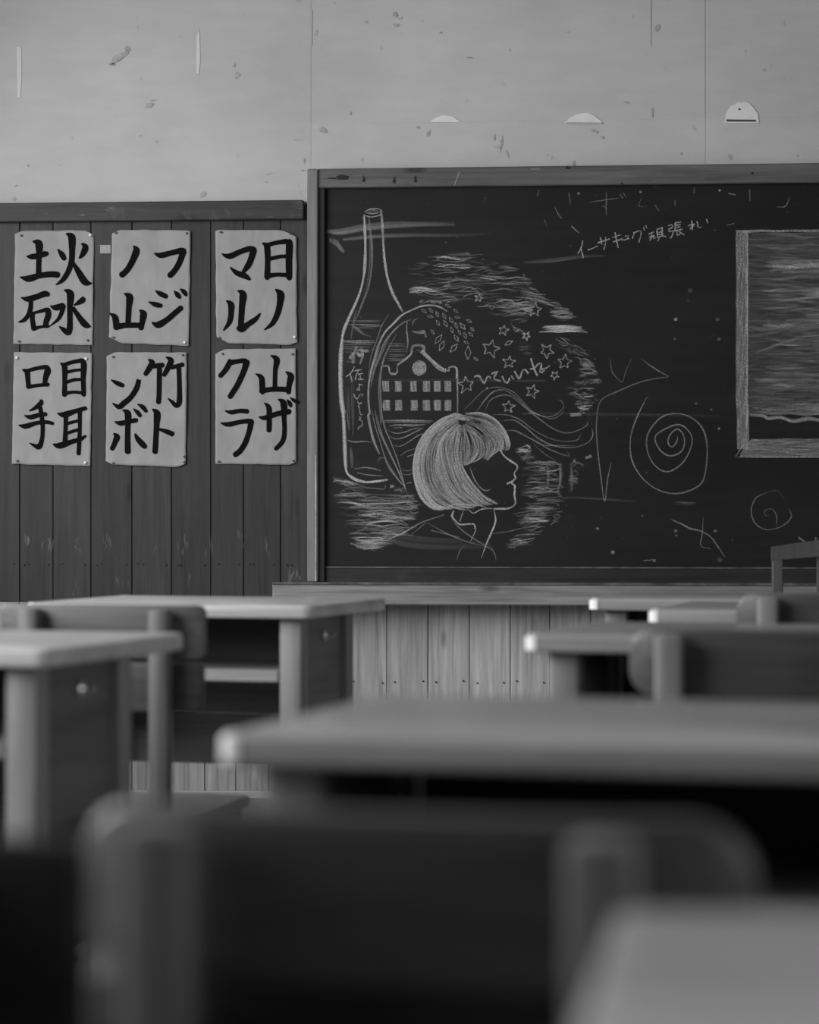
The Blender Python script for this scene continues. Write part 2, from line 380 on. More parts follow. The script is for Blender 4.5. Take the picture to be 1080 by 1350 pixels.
# ------------------------------------------------------------------ blackboard
def px_box(name, x0, x1, y0, y1, yb, yf, m, parent, bev=.002, at=None):
    """box whose front face (at Y=yf) covers these photograph pixels"""
    # x edges are taken at the middle height, z edges at the left end
    a = wp(x0, (y0 + y1) / 2, yf); b = wp(x1, (y0 + y1) / 2, yf) if x1 is not None else None
    xb = b.x if b else BX1
    zt = wp(x0 if at is None else at, y0, yf).z; zb = wp(x0 if at is None else at, y1, yf).z
    L = parent.location if parent else Vector()
    return obj(name, bbox(a.x - L.x, xb - L.x, yf - L.y, yb - L.y, zb - L.z, zt - L.z, bev=bev), m, parent, smooth=False)
BX0 = xof(403, BY); BX1 = BX0 + 3.66
bb = thing('blackboard', 'wide wooden-framed blackboard covered in white chalk drawings on the front wall', 'blackboard', (BX0, W, zof(768, BY)))
L0 = bb.location
ws = px_box('writing_surface', 425, None, 246, 748, W - .02, BY, M['board'], bb, .0005, at=540)
px_box('side_post', 405, 419, 222.5, 767, W, BY - .030, M['post'], bb, .003)
o = px_box('worn_edge', 415.6, 417.2, 600, 766, BY - .02, BY - .0308, M['edge'], bb, .0004); o['label'] = 'pale worn lower edge of the post'
px_box('side_post_stop', 418.5, 428, 223.5, 767, W - .02, BY - .018, M['post_dark'], bb, .002)
px_box('top_rail', 418.5, None, 221, 246.5, W, BY - .022, M['top_rail'], bb, .003, at=540)
px_box('bottom_rail', 425, None, 748.5, 770, W, BY - .006, M['low_rail'], bb, .001, at=540)
px_box('chalk_edge', 428, None, 747, 749, BY, BY - .008, M['chalk_edge'], bb, .0006, at=540)
obj('side_post', bbox(BX1 - L0.x, BX1 + .04 - L0.x, BY - .03 - L0.y, 0, 0, zof(222, BY) - L0.z, bev=.003), M['post'], bb, smooth=False)
TY = BY - .105
tray = px_box('chalk_tray', 359, None, 769, 797.5, W, TY, M['tray'], bb, .004, at=420)
tr = bmesh.new()
a = wp(359, 768, TY).x - L0.x
obj('tray_lip', bbox(a, BX1 - L0.x, TY - L0.y - .004, TY - L0.y + .01, wp(420, 770, TY).z - L0.z - .002, wp(420, 767.5, TY).z - L0.z, bev=.0012), M['chalk_edge'], bb, smooth=False)
for a_, b_ in ((BX1 + .05, BX1 + .7), (BX1 + .7, BX1 + 1.4), (BX1 + 1.4, XR)):    # wainscot beyond the board, out of the picture
    n_ = int((b_ - a_) / .12) + 1
    for i in range(n_):
        xa = a_ + (b_ - a_) * i / n_; xb = a_ + (b_ - a_) * (i + 1) / n_
        obj('wall_board', bbox(-(xb - xa) / 2 + .0008, (xb - xa) / 2 - .0008, PY, W + .01, z_mid + .001, z_rail_t - .01, bev=.0016), M['plank_up'], wf, ((xa + xb) / 2, 0, 0), smooth=False)
tag(obj('trim_2', bbox(BX1 + .045, XR, W - .045, W, z_rail_b, z_rail_t, bev=.003), M['rail'], smooth=False), kind='structure')

# ------------------------------------------------------------------ strokes
def smooth(pts, step=2.0):
    """Catmull-Rom through (x, y, w, a) points"""
    if len(pts) == 2:
        P = [pts[0], pts[0], pts[1], pts[1]]
    else: P = [pts[0]] + list(pts) + [pts[-1]]
    out = []
    for i in range(1, len(P) - 2):
        p0, p1, p2, p3 = P[i - 1:i + 3]
        d = math.hypot(p2[0] - p1[0], p2[1] - p1[1]); n = max(1, min(24, int(d / step)))
        for k in range(n):
            t = k / n; out.append(tuple(0.5 * (2 * b + (c - a) * t + (2 * a - 5 * b + 4 * c - d_) * t * t + (3 * b - a - 3 * c + d_) * t ** 3) for a, b, c, d_ in zip(p0, p1, p2, p3)))
    out.append(P[-2]); return out
AK = 0.8               # overall chalk strength
class Strokes:
    def __init__(s, y, oy=0.0): s.y = y; s.v = []; s.f = []; s.a = []; s.n = 0; s.oy = oy
    def ribbon(s, pts, step=2.0, surf=None, lift=0.00002, caps=False):
        p = smooth(pts, step); n = len(p)
        if n < 2: return
        s.n += 1; y = s.y - lift * (s.n % 12)
        base = len(s.v)
        if caps:
            def cap(q, r, sgn):
                d = math.hypot(q[0] - r[0], q[1] - r[1]) or 1; e = q[2] * .32
                return (q[0] + (q[0] - r[0]) / d * e, q[1] + (q[1] - r[1]) / d * e, q[2] * .45, q[3])
            p = [cap(p[0], p[1], 1)] + p + [cap(p[-1], p[-2], 1)]; n += 2
        for i, (x, yy, w_, a) in enumerate(p):
            q0 = p[max(0, i - 1)]; q1 = p[min(n - 1, i + 1)]
            dx, dy = q1[0] - q0[0], q1[1] - q0[1]; d = math.hypot(dx, dy) or 1
            nx, ny = -dy / d * max(w_, .15) / 2, dx / d * max(w_, .15) / 2
            for sg in (-1, 1):
                X, Y = x + sg * nx, yy + sg * ny
                s.v.append(surf(X, Y, y) if surf else wp(X, Y, y)); s.a.append(a * AK)
        for i in range(n - 1):
            b = base + 2 * i; s.f.append((b, b + 1, b + 3, b + 2))
    def build(s, name, m, parent):
        Lc = parent.location
        me = bpy.data.meshes.new(name); me.from_pydata([tuple(v - Lc) for v in s.v], [], s.f)
        at = me.attributes.new('chalk', 'FLOAT', 'POINT'); at.data.foreach_set('value', s.a)
        return link(name, me, m, parent)
rc = random.Random(11)
CR = {'C1': (430, 260, 6.75), 'C2': (430, 400, 6.75), 'C3': (430, 540, 6.75), 'C4': (520, 320, 6), 'C5': (640, 340, 6), 'C6': (530, 530, 6.353), 'C7': (600, 480, 5.4),
      'C8': (430, 600, 3.176), 'C9': (445, 440, 9.65), 'C10': (610, 460, 7.2), 'T1': (750, 280, 5.4), 'B5': (720, 480, 3), 'B4': (720, 220, 3), 'R2': (700, 240, 2.842), 'R3': (960, 290, 8.43), 'R4': (960, 450, 7.94), 'P': (0, 0, 1)}
def conv(cr, pts):
    ox, oy, s = CR[cr]; return [(ox + p[0] / s, oy + p[1] / s) for p in pts]
class Chalk(Strokes):
    def line(s, cr, pts, w_=1.5, a=.35, jit=.25, rep=1, spread=0.0, fade=True):
        q = conv(cr, pts)
        for r in range(rep):
            o = (rc.gauss(0, spread), rc.gauss(0, spread))
            out = []
            for i, (x, y) in enumerate(q):
                k = .55 if fade and i in (0, len(q) - 1) and len(q) > 2 else 1
                out.append((x + o[0] + rc.gauss(0, spread * .35), y + o[1] + rc.gauss(0, spread * .35), w_ * (1 + rc.uniform(-jit, jit)) * (k + .2), a * (1 + rc.uniform(-jit, jit)) * k))
            s.ribbon(out)
    def hatch(s, poly_, n, ln=(6, 48), w_=(.9, 2.3), a=(.06, .3), slope=0.0, wob=1.6, band=None, dens=None):
        """roughly horizontal strokes inside a polygon (photo pixels)"""
        ys = [p[1] for p in poly_]; y0, y1 = min(ys), max(ys)
        for _ in range(n):
            y = rc.uniform(y0, y1); xs_ = []
            for i in range(len(poly_)):
                p, q = poly_[i], poly_[(i + 1) % len(poly_)]
                if (p[1] <= y) != (q[1] <= y): xs_.append(p[0] + (y - p[1]) / (q[1] - p[1]) * (q[0] - p[0]))
            if len(xs_) < 2: continue
            xs_.sort(); xa, xb = xs_[0], xs_[-1]
            if len(xs_) >= 4 and rc.random() < .5: xa, xb = xs_[2], xs_[3]
            elif len(xs_) >= 4: xb = xs_[1]
            l = min(rc.uniform(*ln), xb - xa); x = rc.uniform(xa, xb - l) if xb - l > xa else xa
            dn = noise.noise(Vector((x * .03, y * .11, 3.1))) + noise.noise(Vector((x * .09, y * .25, 7)))*.6
            al = rc.uniform(*a) * max(.12, 1 + 1.5 * dn); ww = rc.uniform(*w_)
            k = max(3, int(l / 9)); pts = []
            for i in range(k):
                t = i / (k - 1); pts.append((x + l * t, y + slope * l * t + rc.gauss(0, wob), ww * rc.uniform(.5, 1.2), al * rc.uniform(.4, 1.3) * (1 if 0 < i < k - 1 else .3)))
            s.ribbon(pts, step=3)
    def star(s, cr, c, r, rot=0.0, w_=1.5, a=.3, seed=0):
        (cx, cy), = conv(cr, [c]); r = r / CR[cr][2]; rr = random.Random(seed)
        pts = []
        for i in range(11):
            an = rot - math.pi / 2 + math.pi * i / 5; q = (r if i % 2 == 0 else r * .42) * rr.uniform(.85, 1.15) if i < 10 else None
            if i < 10: pts.append((cx + q * math.cos(an), cy + q * math.sin(an)))
        pts.append(pts[0])
        for p, q in zip(pts[:-1], pts[1:]): s.line('P', [p, q], w_, a, fade=False)
YC = BY - .0006
def chalk(name): 
    c = Chalk(YC); c.name = name; return c

# --- the bottle
c = chalk('b')
Lft = conv('C1', [(340, 160), (345, 300), (350, 430), (345, 600), (333, 720), (300, 850), (255, 960), (205, 1070)]) + conv('C2', [(163, 225), (142, 320), (130, 450), (125, 650), (135, 850), (150, 980)]) + conv('C3', [(152, 40), (160, 200), (170, 400), (175, 520), (195, 575), (260, 620), (350, 645), (450, 640), (550, 622)])
c.line('P', Lft, 3.0, .36); c.line('P', Lft, 1.4, .4, rep=2, spread=.7)
c.line('P', Lft[9:18], 3.2, .3, rep=2, spread=.8)
c.line('C1', [(380, 170), (395, 300), (408, 450), (405, 620), (375, 800), (320, 950), (270, 1080)], 2.0, .2); c.line('C1', [(375, 200), (390, 430), (385, 640), (350, 830)], 1, .16)
c.line('C2', [(270, 60), (250, 150), (230, 260), (220, 320)], 2, .14)
c.line('C1', [(490, 110), (500, 230), (508, 380), (518, 540), (545, 710), (590, 850), (640, 940), (685, 1020)], 2.8, .34); c.line('C1', [(505, 350), (520, 540), (548, 715), (600, 860), (670, 1000)], 2, .3, rep=2, spread=.7)
c.line('C1', [(345, 130), (380, 112), (420, 103), (470, 105), (497, 125)], 1.3, .4); c.line('C1', [(345, 132), (400, 145), (455, 140), (497, 125)], 1.2, .4)
c.line('C1', [(340, 155), (375, 172), (410, 175), (460, 165), (495, 148)], 1.3, .42); c.line('C1', [(380, 130), (430, 118), (470, 125)], 1, .25)
c.line('C1', [(335, 155), (332, 185), (345, 205)], 2, .3)
for y, x0, x1, a in [(150, 200, 490, .14), (160, 260, 480, .12), (190, 190, 500, .22), (200, 300, 500, .2), (218, 210, 430, .1), (335, 150, 430, .34), (345, 160, 435, .34), (365, 160, 400, .2), (385, 160, 390, .16), (405, 150, 380, .14), (430, 170, 230, .12), (520, 170, 230, .1)]:
    c.line('C2', [(x0, y + rc.uniform(-4, 4)), ((x0 + x1) / 2, y + rc.uniform(-5, 5)), (x1, y + rc.uniform(-5, 5))], 1.5, a)
c.line('C2', [(250, 200), (330, 270), (400, 295)], 2, .12); c.line('C2', [(230, 190), (290, 240), (340, 280)], 3, .12)
for y in (360, 380, 408, 430, 452, 470, 490, 508): c.line('C2', [(545, y), (620, y + rc.uniform(-6, 6)), (705, y + rc.uniform(-6, 8))], 1.1, .17)
c.line('C2', [(720, 145), (718, 250), (728, 350), (712, 440)], 1.5, .28)
c.line('C3', [(190, 272), (250, 288), (330, 283), (405, 290)], 1.7, .26); c.line('C3', [(225, 335), (235, 420), (242, 520)], 2, .12, rep=2, spread=.6)
c.line('C3', [(250, 530), (340, 515), (420, 525), (490, 545)], 1.7, .28); c.line('C3', [(275, 560), (350, 578), (430, 585), (510, 590)], 1.4, .25)
c.line('C3', [(260, 650), (340, 690), (430, 700), (520, 705), (525, 660)], 1.2, .18)
for x in (185, 200, 225, 240): c.line('C2', [(x, 700 + rc.uniform(-60, 60)), (x + 3, 900), (x + 8, 1080)], 1.3, .09)
c.line('C3', [(180, 0), (200, 130), (205, 190)], 1.4, .14); c.line('C3', [(238, 0), (240, 230)], 1.2, .08)
c.line('C3', [(465, 460), (480, 430), (540, 430)], 2, .12)
c.build('chalk_bottle_drawing', M['chalk'], bb)
# lettering down the bottle
c = chalk('bl')
for pts in [[(240, 150), (205, 240), (150, 290)], [(200, 230), (205, 375)], [(255, 205), (385, 220)], [(250, 265), (335, 260)], [(300, 180), (320, 270), (285, 385)], [(150, 300), (180, 310)], [(250, 240), (300, 290)]]: c.line('C9', pts, 3.2, .17, rep=2, spread=.6)
for pts in [[(215, 420), (170, 500), (105, 550)], [(160, 495), (185, 605)], [(205, 475), (260, 462), (315, 457)], [(265, 465), (240, 530), (225, 590)], [(262, 518), (325, 502)], [(290, 520), (290, 575)], [(262, 580), (330, 578)]]: c.line('C9', pts, 1.3, .42, fade=False)
for pts in [[(270, 640), (320, 655)], [(278, 645), (275, 700), (265, 722), (240, 715), (258, 697), (290, 722)], [(210, 765), (222, 810), (245, 832), (270, 805), (290, 765), (325, 780), (310, 795)], [(250, 855), (275, 890), (312, 875)], [(278, 892), (265, 925), (285, 955)], [(280, 960), (288, 1015), (300, 1032), (325, 1025)], [(275, 1062), (300, 1062), (282, 1090)], [(270, 1095), (300, 1100), (318, 1130), (312, 1170), (270, 1190), (265, 1222)]]: c.line('C9', pts, 1.2, .36, fade=False)
c.build('chalk_lettering', M['chalk'], bb)
# --- tall oval ring in front of the bottle
c = chalk('ring')
arc = conv('C2', [(1080, 72), (1020, 35), (950, 18), (850, 25), (760, 60), (680, 100), (600, 180), (530, 250), (480, 350), (440, 470), (405, 600), (385, 730), (382, 850), (395, 980)]) + conv('C3', [(380, 40), (400, 150), (430, 270), (480, 390)])
c.line('P', arc[:9], 1.8, .42); c.line('P', arc[4:], 1.4, .22, rep=3, spread=1.0)
for ps, a in [([(560, 95), (500, 190), (450, 330), (400, 470), (375, 650)], .16), ([(760, 140), (660, 190), (560, 300), (500, 440), (430, 600), (395, 760)], .18), ([(640, 200), (530, 330), (470, 480), (420, 620)], .2), ([(630, 270), (560, 390), (510, 500), (480, 640), (470, 800), (480, 950), (490, 1080)], .2), ([(545, 430), (500, 560), (485, 700), (490, 900), (500, 1060)], .18), ([(450, 400), (415, 560), (398, 700)], .22), ([(480, 380), (440, 520), (410, 680)], .2)]:
    c.line('C2', ps, 1.5, a)
for ps, a in [([(380, 0), (400, 150), (440, 300), (480, 390)], .16), ([(410, 0), (430, 120), (480, 280), (530, 440), (600, 560), (680, 670)], .18), ([(435, 0), (470, 180), (560, 380), (640, 540), (690, 660), (705, 715)], .22), ([(450, 40), (500, 230), (590, 430), (660, 590), (700, 700)], .2), ([(490, 0), (520, 150), (580, 300), (640, 460), (690, 640), (718, 740)], .24), ([(520, 430), (560, 520), (640, 620), (700, 690)], .2)]:
    c.line('C3', ps, 1.3, a)
c.build('chalk_oval_drawing', M['chalk'], bb)
# --- leaves around the ring
c = chalk('leaf')
for (x, y, r, an) in [(235, 540, 24, .6), (290, 535, 24, .8), (340, 565, 26, 1.2), (395, 580, 28, 1.1), (450, 612, 28, 1.0), (487, 540, 24, .7), (285, 585, 24, .2), (345, 635, 26, 1.0), (405, 640, 30, 1.1), (455, 690, 26, 1.2), (490, 655, 26, 1.2), (540, 660, 34, .9), (592, 620, 24, .5), (515, 710, 22, 1.1), (560, 735, 28, 1.2), (605, 725, 24, .7), (490, 755, 32, 1.0), (570, 790, 22, .4), (583, 870, 55, 1.6), (645, 920, 22, .6), (348, 763, 45, 2.2), (375, 815, 45, 2.0), (470, 833, 45, 2.3), (303, 705, 22, 1.0), (310, 470, 20, .1), (360, 475, 16, .2), (425, 500, 24, .4), (617, 685, 20, .8), (500, 590, 22, .2), (905, 793, 36, -.5), (215, 462, 16, -.6)]:
    n_ = []
    for t, q in ((0, 1), (math.pi / 2, .42), (math.pi, 1), (-math.pi / 2, .42)):
        n_.append((x + r * q * math.cos(t) * math.cos(an) - r * q * math.sin(t) * math.sin(an), y + r * q * math.cos(t) * math.sin(an) + r * q * math.sin(t) * math.cos(an)))
    n_.append(n_[0])
    c = chalk('leaf')
    for p, q in zip(n_[:-1], n_[1:]): c.line('C4', [p, q], 1.0, .3 if r > 31 else .22, fade=False)
    c.build('chalk_leaf', M['chalk'], bb)
c = chalk('leafb'); c.line('C4', [(140, 700), (190, 705), (235, 695), (225, 715), (150, 710)], 1.6, .3); c.line('C4', [(190, 595), (150, 620), (145, 660)], 2, .14); c.line('C4', [(235, 690), (250, 750)], 2, .18)
c.build('chalk_leaf_drawing', M['chalk'], bb)
# --- the building
c = chalk('house')
c.line('C2', [(505, 562), (552, 555), (562, 580), (565, 612), (590, 628), (630, 618), (632, 555)], 2.2, .36)
c.line('C2', [(632, 550), (700, 500), (755, 450), (775, 380), (865, 378), (872, 425)], 2.6, .3, fade=False); c.line('C2', [(640, 545), (745, 465), (770, 420)], 1.6, .3)
c.line('C4', [(215, 855), (260, 900), (300, 940), (350, 990), (410, 1012)], 4.2, .34, fade=False); c.line('C4', [(225, 860), (310, 940), (400, 1008)], 1.4, .4, rep=2, spread=.8)
c.line('C2', [(845, 385), (860, 425), (800, 410)], 1.6, .22)
c.line('C4', [(410, 1012), (432, 1012), (435, 985), (488, 988), (490, 1080)], 2.0, .36, fade=False); c.line('C7', [(0, 32), (14, 32), (18, 200), (18, 352)], 2.0, .32)
cx, cy = conv('C2', [(830, 575)])[0]
for i in range(13):
    y = cy - 9 + i * 1.5; h_ = math.sqrt(max(0, 90 - (y - cy) ** 2)); c.line('P', [(cx - h_, y), (cx, y + .5), (cx + h_, y - .3)], 1.9, .3, fade=False)
for row, (yy, xs_) in enumerate(((88, (327, 375, 435, 487, 530, 571)), (163, (330, 377, 438, 488, 531, 572)))):
    for x in xs_:
        X, Y = 400 + x / 3, 480 + yy / 3
        for k_ in range(4): c.line('P', [(X - 3.3 + k_ * 2.1, Y - 7), (X - 3.3 + k_ * 2.1 + rc.uniform(-.8, .8), Y), (X - 3.0 + k_ * 2.1, Y + 7)], 2.4, .3, fade=False)
c.line('C3', [(510, 100), (700, 95), (950, 102)], 1.5, .4); c.line('C3', [(520, 112), (760, 108), (930, 118)], 1.3, .3); c.line('C3', [(560, 145), (700, 135), (890, 132)], 1.3, .3); c.line('C3', [(600, 130), (740, 145), (880, 140)], 1.1, .25)
for ps in [[(550, 180), (610, 210), (700, 200), (780, 170), (870, 165)], [(560, 235), (620, 260), (700, 245), (800, 195), (860, 170)], [(600, 320), (660, 325), (730, 290), (830, 225), (900, 215)], [(660, 410), (720, 370), (800, 345)], [(600, 165), (680, 160)], [(720, 420), (790, 395)], [(680, 535), (720, 545), (765, 535)], [(680, 570), (730, 580), (770, 565)], [(715, 655), (760, 650)]]:
    c.line('C3', ps, 1.2, .22)
c.build('chalk_building_drawing', M['chalk'], bb)
# --- the bobbed head in profile
c = chalk('head')
G = [[(500, 105), (380, 122), (270, 185), (180, 280), (120, 400), (97, 550), (118, 690), (170, 810), (255, 885), (330, 903)],
     [(485, 125), (370, 160), (270, 235), (190, 340), (150, 450), (140, 570), (165, 690), (220, 790), (300, 870), (420, 895)],
     [(480, 135), (350, 200), (260, 285), (205, 400), (185, 520), (195, 640), (240, 740), (310, 820), (400, 870), (520, 895)],
     [(475, 160), (385, 230), (320, 330), (290, 440), (290, 560), (320, 660), (370, 750), (440, 820), (520, 870), (600, 885)],
     [(475, 185), (410, 260), (340, 330), (340, 440), (370, 560), (410, 660), (470, 750), (540, 810), (600, 850), (650, 865)],
     [(490, 190), (450, 260), (420, 360), (425, 460), (450, 570), (490, 660), (540, 730), (600, 800), (650, 845), (690, 875)],
     [(510, 200), (500, 300), (490, 400), (495, 500), (530, 590), (575, 670), (630, 740), (690, 800), (740, 835), (790, 850)]]
G2 = [[(520, 190), (570, 240), (620, 310), (640, 380), (620, 450), (580, 510), (530, 530)],
      [(530, 180), (600, 215), (670, 280), (710, 350), (715, 410), (690, 455), (660, 470)],
      [(545, 160), (640, 190), (720, 250), (770, 320), (790, 380), (760, 440), (710, 480)],
      [(560, 140), (680, 165), (770, 220), (820, 290), (835, 350), (825, 400), (800, 410)],
      [(570, 115), (690, 125), (780, 180), (840, 250), (870, 320), (880, 380), (865, 410)],
      [(530, 98), (650, 93), (750, 125), (830, 195), (880, 280), (902, 360), (885, 405)]]
def strand(G, n, a0, a1, w0=1.0, w1=2.0):
    for i in range(n):
        u = i / (n - 1) * (len(G) - 1.001); k_ = int(u); f = u - k_; j = rc.uniform(-.25, .25)
        pts = [(p[0] * (1 - f) + q[0] * f + rc.gauss(0, 2), p[1] * (1 - f) + q[1] * f + rc.gauss(0, 2)) for p, q in zip(G[k_], G[k_ + 1])]
        s0 = rc.choice((0, 0, 1, 1, 2)); s1 = len(pts) - rc.choice((0, 0, 0, 1, 2))
        if s1 - s0 > 2: c.line('C6', pts[s0:s1], rc.uniform(w0, w1), rc.uniform(a0, a1), .35)
strand(G, 84, .10, .30, .8, 1.5); strand(G[:2], 8, .2, .4); strand(G[2:6], 12, .08, .2, 1.2, 2.4); GM = [[(510, 200), (500, 300), (490, 400), (500, 470), (510, 530)], [(515, 190), (540, 270), (560, 350), (560, 430), (530, 520)], [(520, 190), (590, 250), (640, 360), (620, 450), (530, 530)]]
for _ in range(14): c.line('C6', [(430 + rc.uniform(-30, 60), 112 + rc.uniform(0, 30)), (500, 108 + rc.uniform(0, 45)), (575 + rc.uniform(-30, 30), 112 + rc.uniform(0, 50))], 1.3, .2)
strand(GM, 26, .10, .30, .9, 1.6)
for _ in range(16):
    x = rc.uniform(380, 640); c.line('C6', [(480 + (x - 500) * .3, 190 + rc.uniform(0, 40)), (x, 280), (x + (x - 500) * .1, 360 + rc.uniform(-30, 40))], 1.2, .16)
strand(G2, 46, .10, .30, .8, 1.5)
c.line('C6', G[0], 1.9, .5); c.line('C6', G2[-1], 2.2, .5); c.line('C6', [(500, 105), (440, 98), (380, 118)], 1.8, .4)
for q in (G[0], G[1]): c.line('C6', q[5:], 2.2, .3, rep=2, spread=.6)
c.line('C6', [(640, 390), (625, 440), (575, 505), (520, 530)], 2.2, .42); c.line('C6', [(500, 520), (540, 600), (600, 690), (680, 780), (760, 830), (800, 850)], 2, .26, rep=2, spread=.7)
c.line('C6', [(570, 545), (600, 630), (650, 710), (700, 742), (745, 730)], 1.2, .26)
c.line('C6', [(800, 300), (770, 400), (720, 485), (700, 480)], 1.3, .32); c.line('C6', [(700, 330), (715, 400), (690, 460)], 1.6, .34)
FACE = [(825, 405), (860, 455), (920, 500), (962, 528), (966, 560), (940, 598), (952, 632), (930, 660), (880, 686)]
c.line('C6', FACE, 1.9, .5, fade=False); c.line('C6', [(925, 665), (918, 680), (945, 702), (943, 780), (950, 850), (915, 882), (860, 894), (770, 893)], 1.8, .5, fade=False)
c.line('C6', [(330, 903), (430, 860), (560, 862), (640, 865), (700, 880)], 1.5, .4); c.line('C6', [(400, 865), (470, 895), (550, 905)], 1.4, .4)
c.line('C6', [(540, 880), (595, 930), (650, 905), (700, 892), (770, 893)], 1.3, .42)
c.line('C8', [(702, 228), (710, 275), (692, 325), (672, 370), (650, 432)], 1.6, .5)
c.line('C6', [(435, 910), (420, 950), (440, 985), (490, 1025), (600, 1022), (612, 1060)], 1.7, .46, fade=False); c.line('C8', [(622, 292), (626, 315), (600, 372)], 1.3, .4)
c.line('C6', [(515, 910), (485, 1000)], 1, .3); c.line('C6', [(545, 875), (600, 880), (595, 910)], 1, .3)
c.line('C8', [(520, 248), (540, 285), (590, 330), (660, 375), (700, 400)], 1.1, .24); c.line('C8', [(420, 282), (520, 335), (600, 365), (680, 385)], 1.0, .2); c.line('C8', [(440, 315), (560, 345)], 1, .18)
c.line('C8', [(495, 250), (400, 282), (330, 322), (270, 348), (185, 380)], 1.3, .34); c.line('C8', [(415, 285), (360, 330)], 1, .16)
c.line('C8', [(580, 375), (558, 405), (548, 440)], 1, .18); c.line('C8', [(680, 375), (705, 410), (712, 445)], 1, .2)
c.line('C8', [(690, 330), (770, 318), (840, 300)], 1.1, .2)
c.build('chalk_head_drawing', M['chalk'], bb)
# --- flowing hair lines to the right
c = chalk('wave')
for ps, a in [([(70, 320), (140, 250), (210, 185), (300, 165), (400, 190), (470, 250), (540, 330), (610, 365), (680, 388), (740, 370), (775, 320), (760, 265), (735, 255)], .14), ([(150, 345), (210, 260), (270, 200), (350, 185), (440, 240), (500, 300), (570, 350), (650, 375), (720, 360), (770, 310)], .2), ([(215, 335), (250, 260), (320, 225), (400, 230), (500, 310), (600, 390), (700, 460), (790, 490), (880, 470), (945, 430), (935, 405)], .19),
              ([(270, 360), (370, 362), (470, 400), (560, 470), (680, 530), (780, 550), (870, 540), (895, 500)], .18), ([(335, 405), (420, 400), (500, 450), (600, 530), (720, 585), (850, 592), (950, 555), (982, 500), (970, 455)], .22), ([(350, 475), (430, 475), (520, 520), (620, 575), (730, 580), (860, 580)], .17), ([(480, 355), (560, 352), (640, 375)], .16), ([(430, 480), (560, 540), (680, 610), (810, 655), (795, 620)], .2), ([(560, 570), (640, 640), (715, 682)], .15), ([(440, 120), (640, 118)], .06), ([(500, 440), (590, 530), (700, 590)], .13)]:
    c.line('C7', ps, 1.2, a)
c.build('chalk_wave_drawing', M['chalk'], bb)
# --- stars
c = chalk('stars'); k = 0
for cr, p, r, rot in [('C5', (393, 412), 56, .1), ('C5', (143, 572), 44, .2), ('C5', (325, 618), 36, .5), ('C4', (762, 838), 78, .25), ('C5', (190, 824), 54, .1), ('C5', (485, 735), 58, .6), ('C5', (628, 825), 60, .1), ('C5', (548, 928), 38, .7), ('C4', (668, 438), 34, .2), ('C7', (80, 148), 62, -.1), ('C7', (550, 194), 50, .3), ('C7', (380, 305), 46, .1), ('C7', (710, 80), 30, .5), ('C4', (1045, 738), 30, .5)]:
    if cr == 'C7' and p == (710, 80): continue
    c = chalk('star'); c.star(cr, p, r, rot, 1.3, .3, k); k += 1
    c.build('chalk_star', M['chalk'], bb)
# --- words beside the stars
c = chalk('words')
for ps in [[(112, 266), (150, 252), (180, 290), (205, 325), (240, 258), (268, 278)], [(275, 237), (335, 212), (312, 245), (300, 285), (360, 305)], [(375, 255), (395, 300), (425, 325), (448, 275)], [(462, 252), (485, 290)], [(493, 210), (515, 250), (540, 282), (572, 198), (600, 200), (625, 235)], [(648, 90), (678, 185), (710, 255)], [(635, 190), (680, 185), (720, 140), (748, 140), (745, 175), (735, 215), (755, 225), (775, 205), (740, 190), (790, 185), (830, 155)]]:
    c.line('C10', ps, 1.8, .42, fade=False)
c.line('C10', [(225, 366), (238, 378)], 2.2, .45, fade=False)
c.build('chalk_lettering', M['chalk'], bb)
c = chalk('cheer')
for ps in [[(100, 200), (90, 250), (63, 298)], [(82, 250), (95, 285), (103, 325)], [(135, 268), (168, 257), (207, 238)], [(205, 218), (292, 188)], [(225, 178), (236, 228)], [(262, 175), (262, 215), (250, 268)], [(310, 180), (372, 158)], [(315, 210), (384, 188)], [(330, 142), (340, 200), (352, 252)], [(398, 172), (424, 166), (418, 190)], [(384, 198), (432, 186)], [(466, 140), (460, 165), (452, 185)], [(464, 146), (500, 130), (515, 135), (512, 170), (498, 215)], [(533, 104), (540, 130)], [(548, 92), (555, 114)],
           [(568, 155), (606, 140)], [(572, 178), (612, 165)], [(590, 150), (588, 178), (576, 202)], [(600, 168), (606, 186), (622, 180)], [(625, 122), (668, 108)], [(628, 128), (632, 178)], [(664, 110), (668, 166)], [(630, 145), (664, 138)], [(632, 160), (664, 153)], [(634, 178), (668, 166)], [(645, 178), (634, 206)], [(662, 168), (694, 172)],
           [(708, 96), (735, 88), (735, 110), (712, 118), (714, 138), (742, 132), (738, 165), (722, 186)], [(757, 74), (757, 132)], [(757, 74), (800, 68)], [(758, 92), (795, 86)], [(758, 108), (795, 103)], [(745, 134), (810, 120)], [(770, 132), (774, 166), (795, 150)], [(782, 130), (800, 148), (824, 160)],
           [(876, 58), (880, 126)], [(850, 96), (896, 84), (864, 118)], [(914, 62), (920, 100), (928, 112), (946, 100)], [(980, 45), (990, 76)]]:
    c.line('T1', ps, 1.4, .42, fade=False)
c.line('T1', [(1040, 125), (1042, 130)], 2, .15)
c.build('chalk_lettering', M['chalk'], bb)
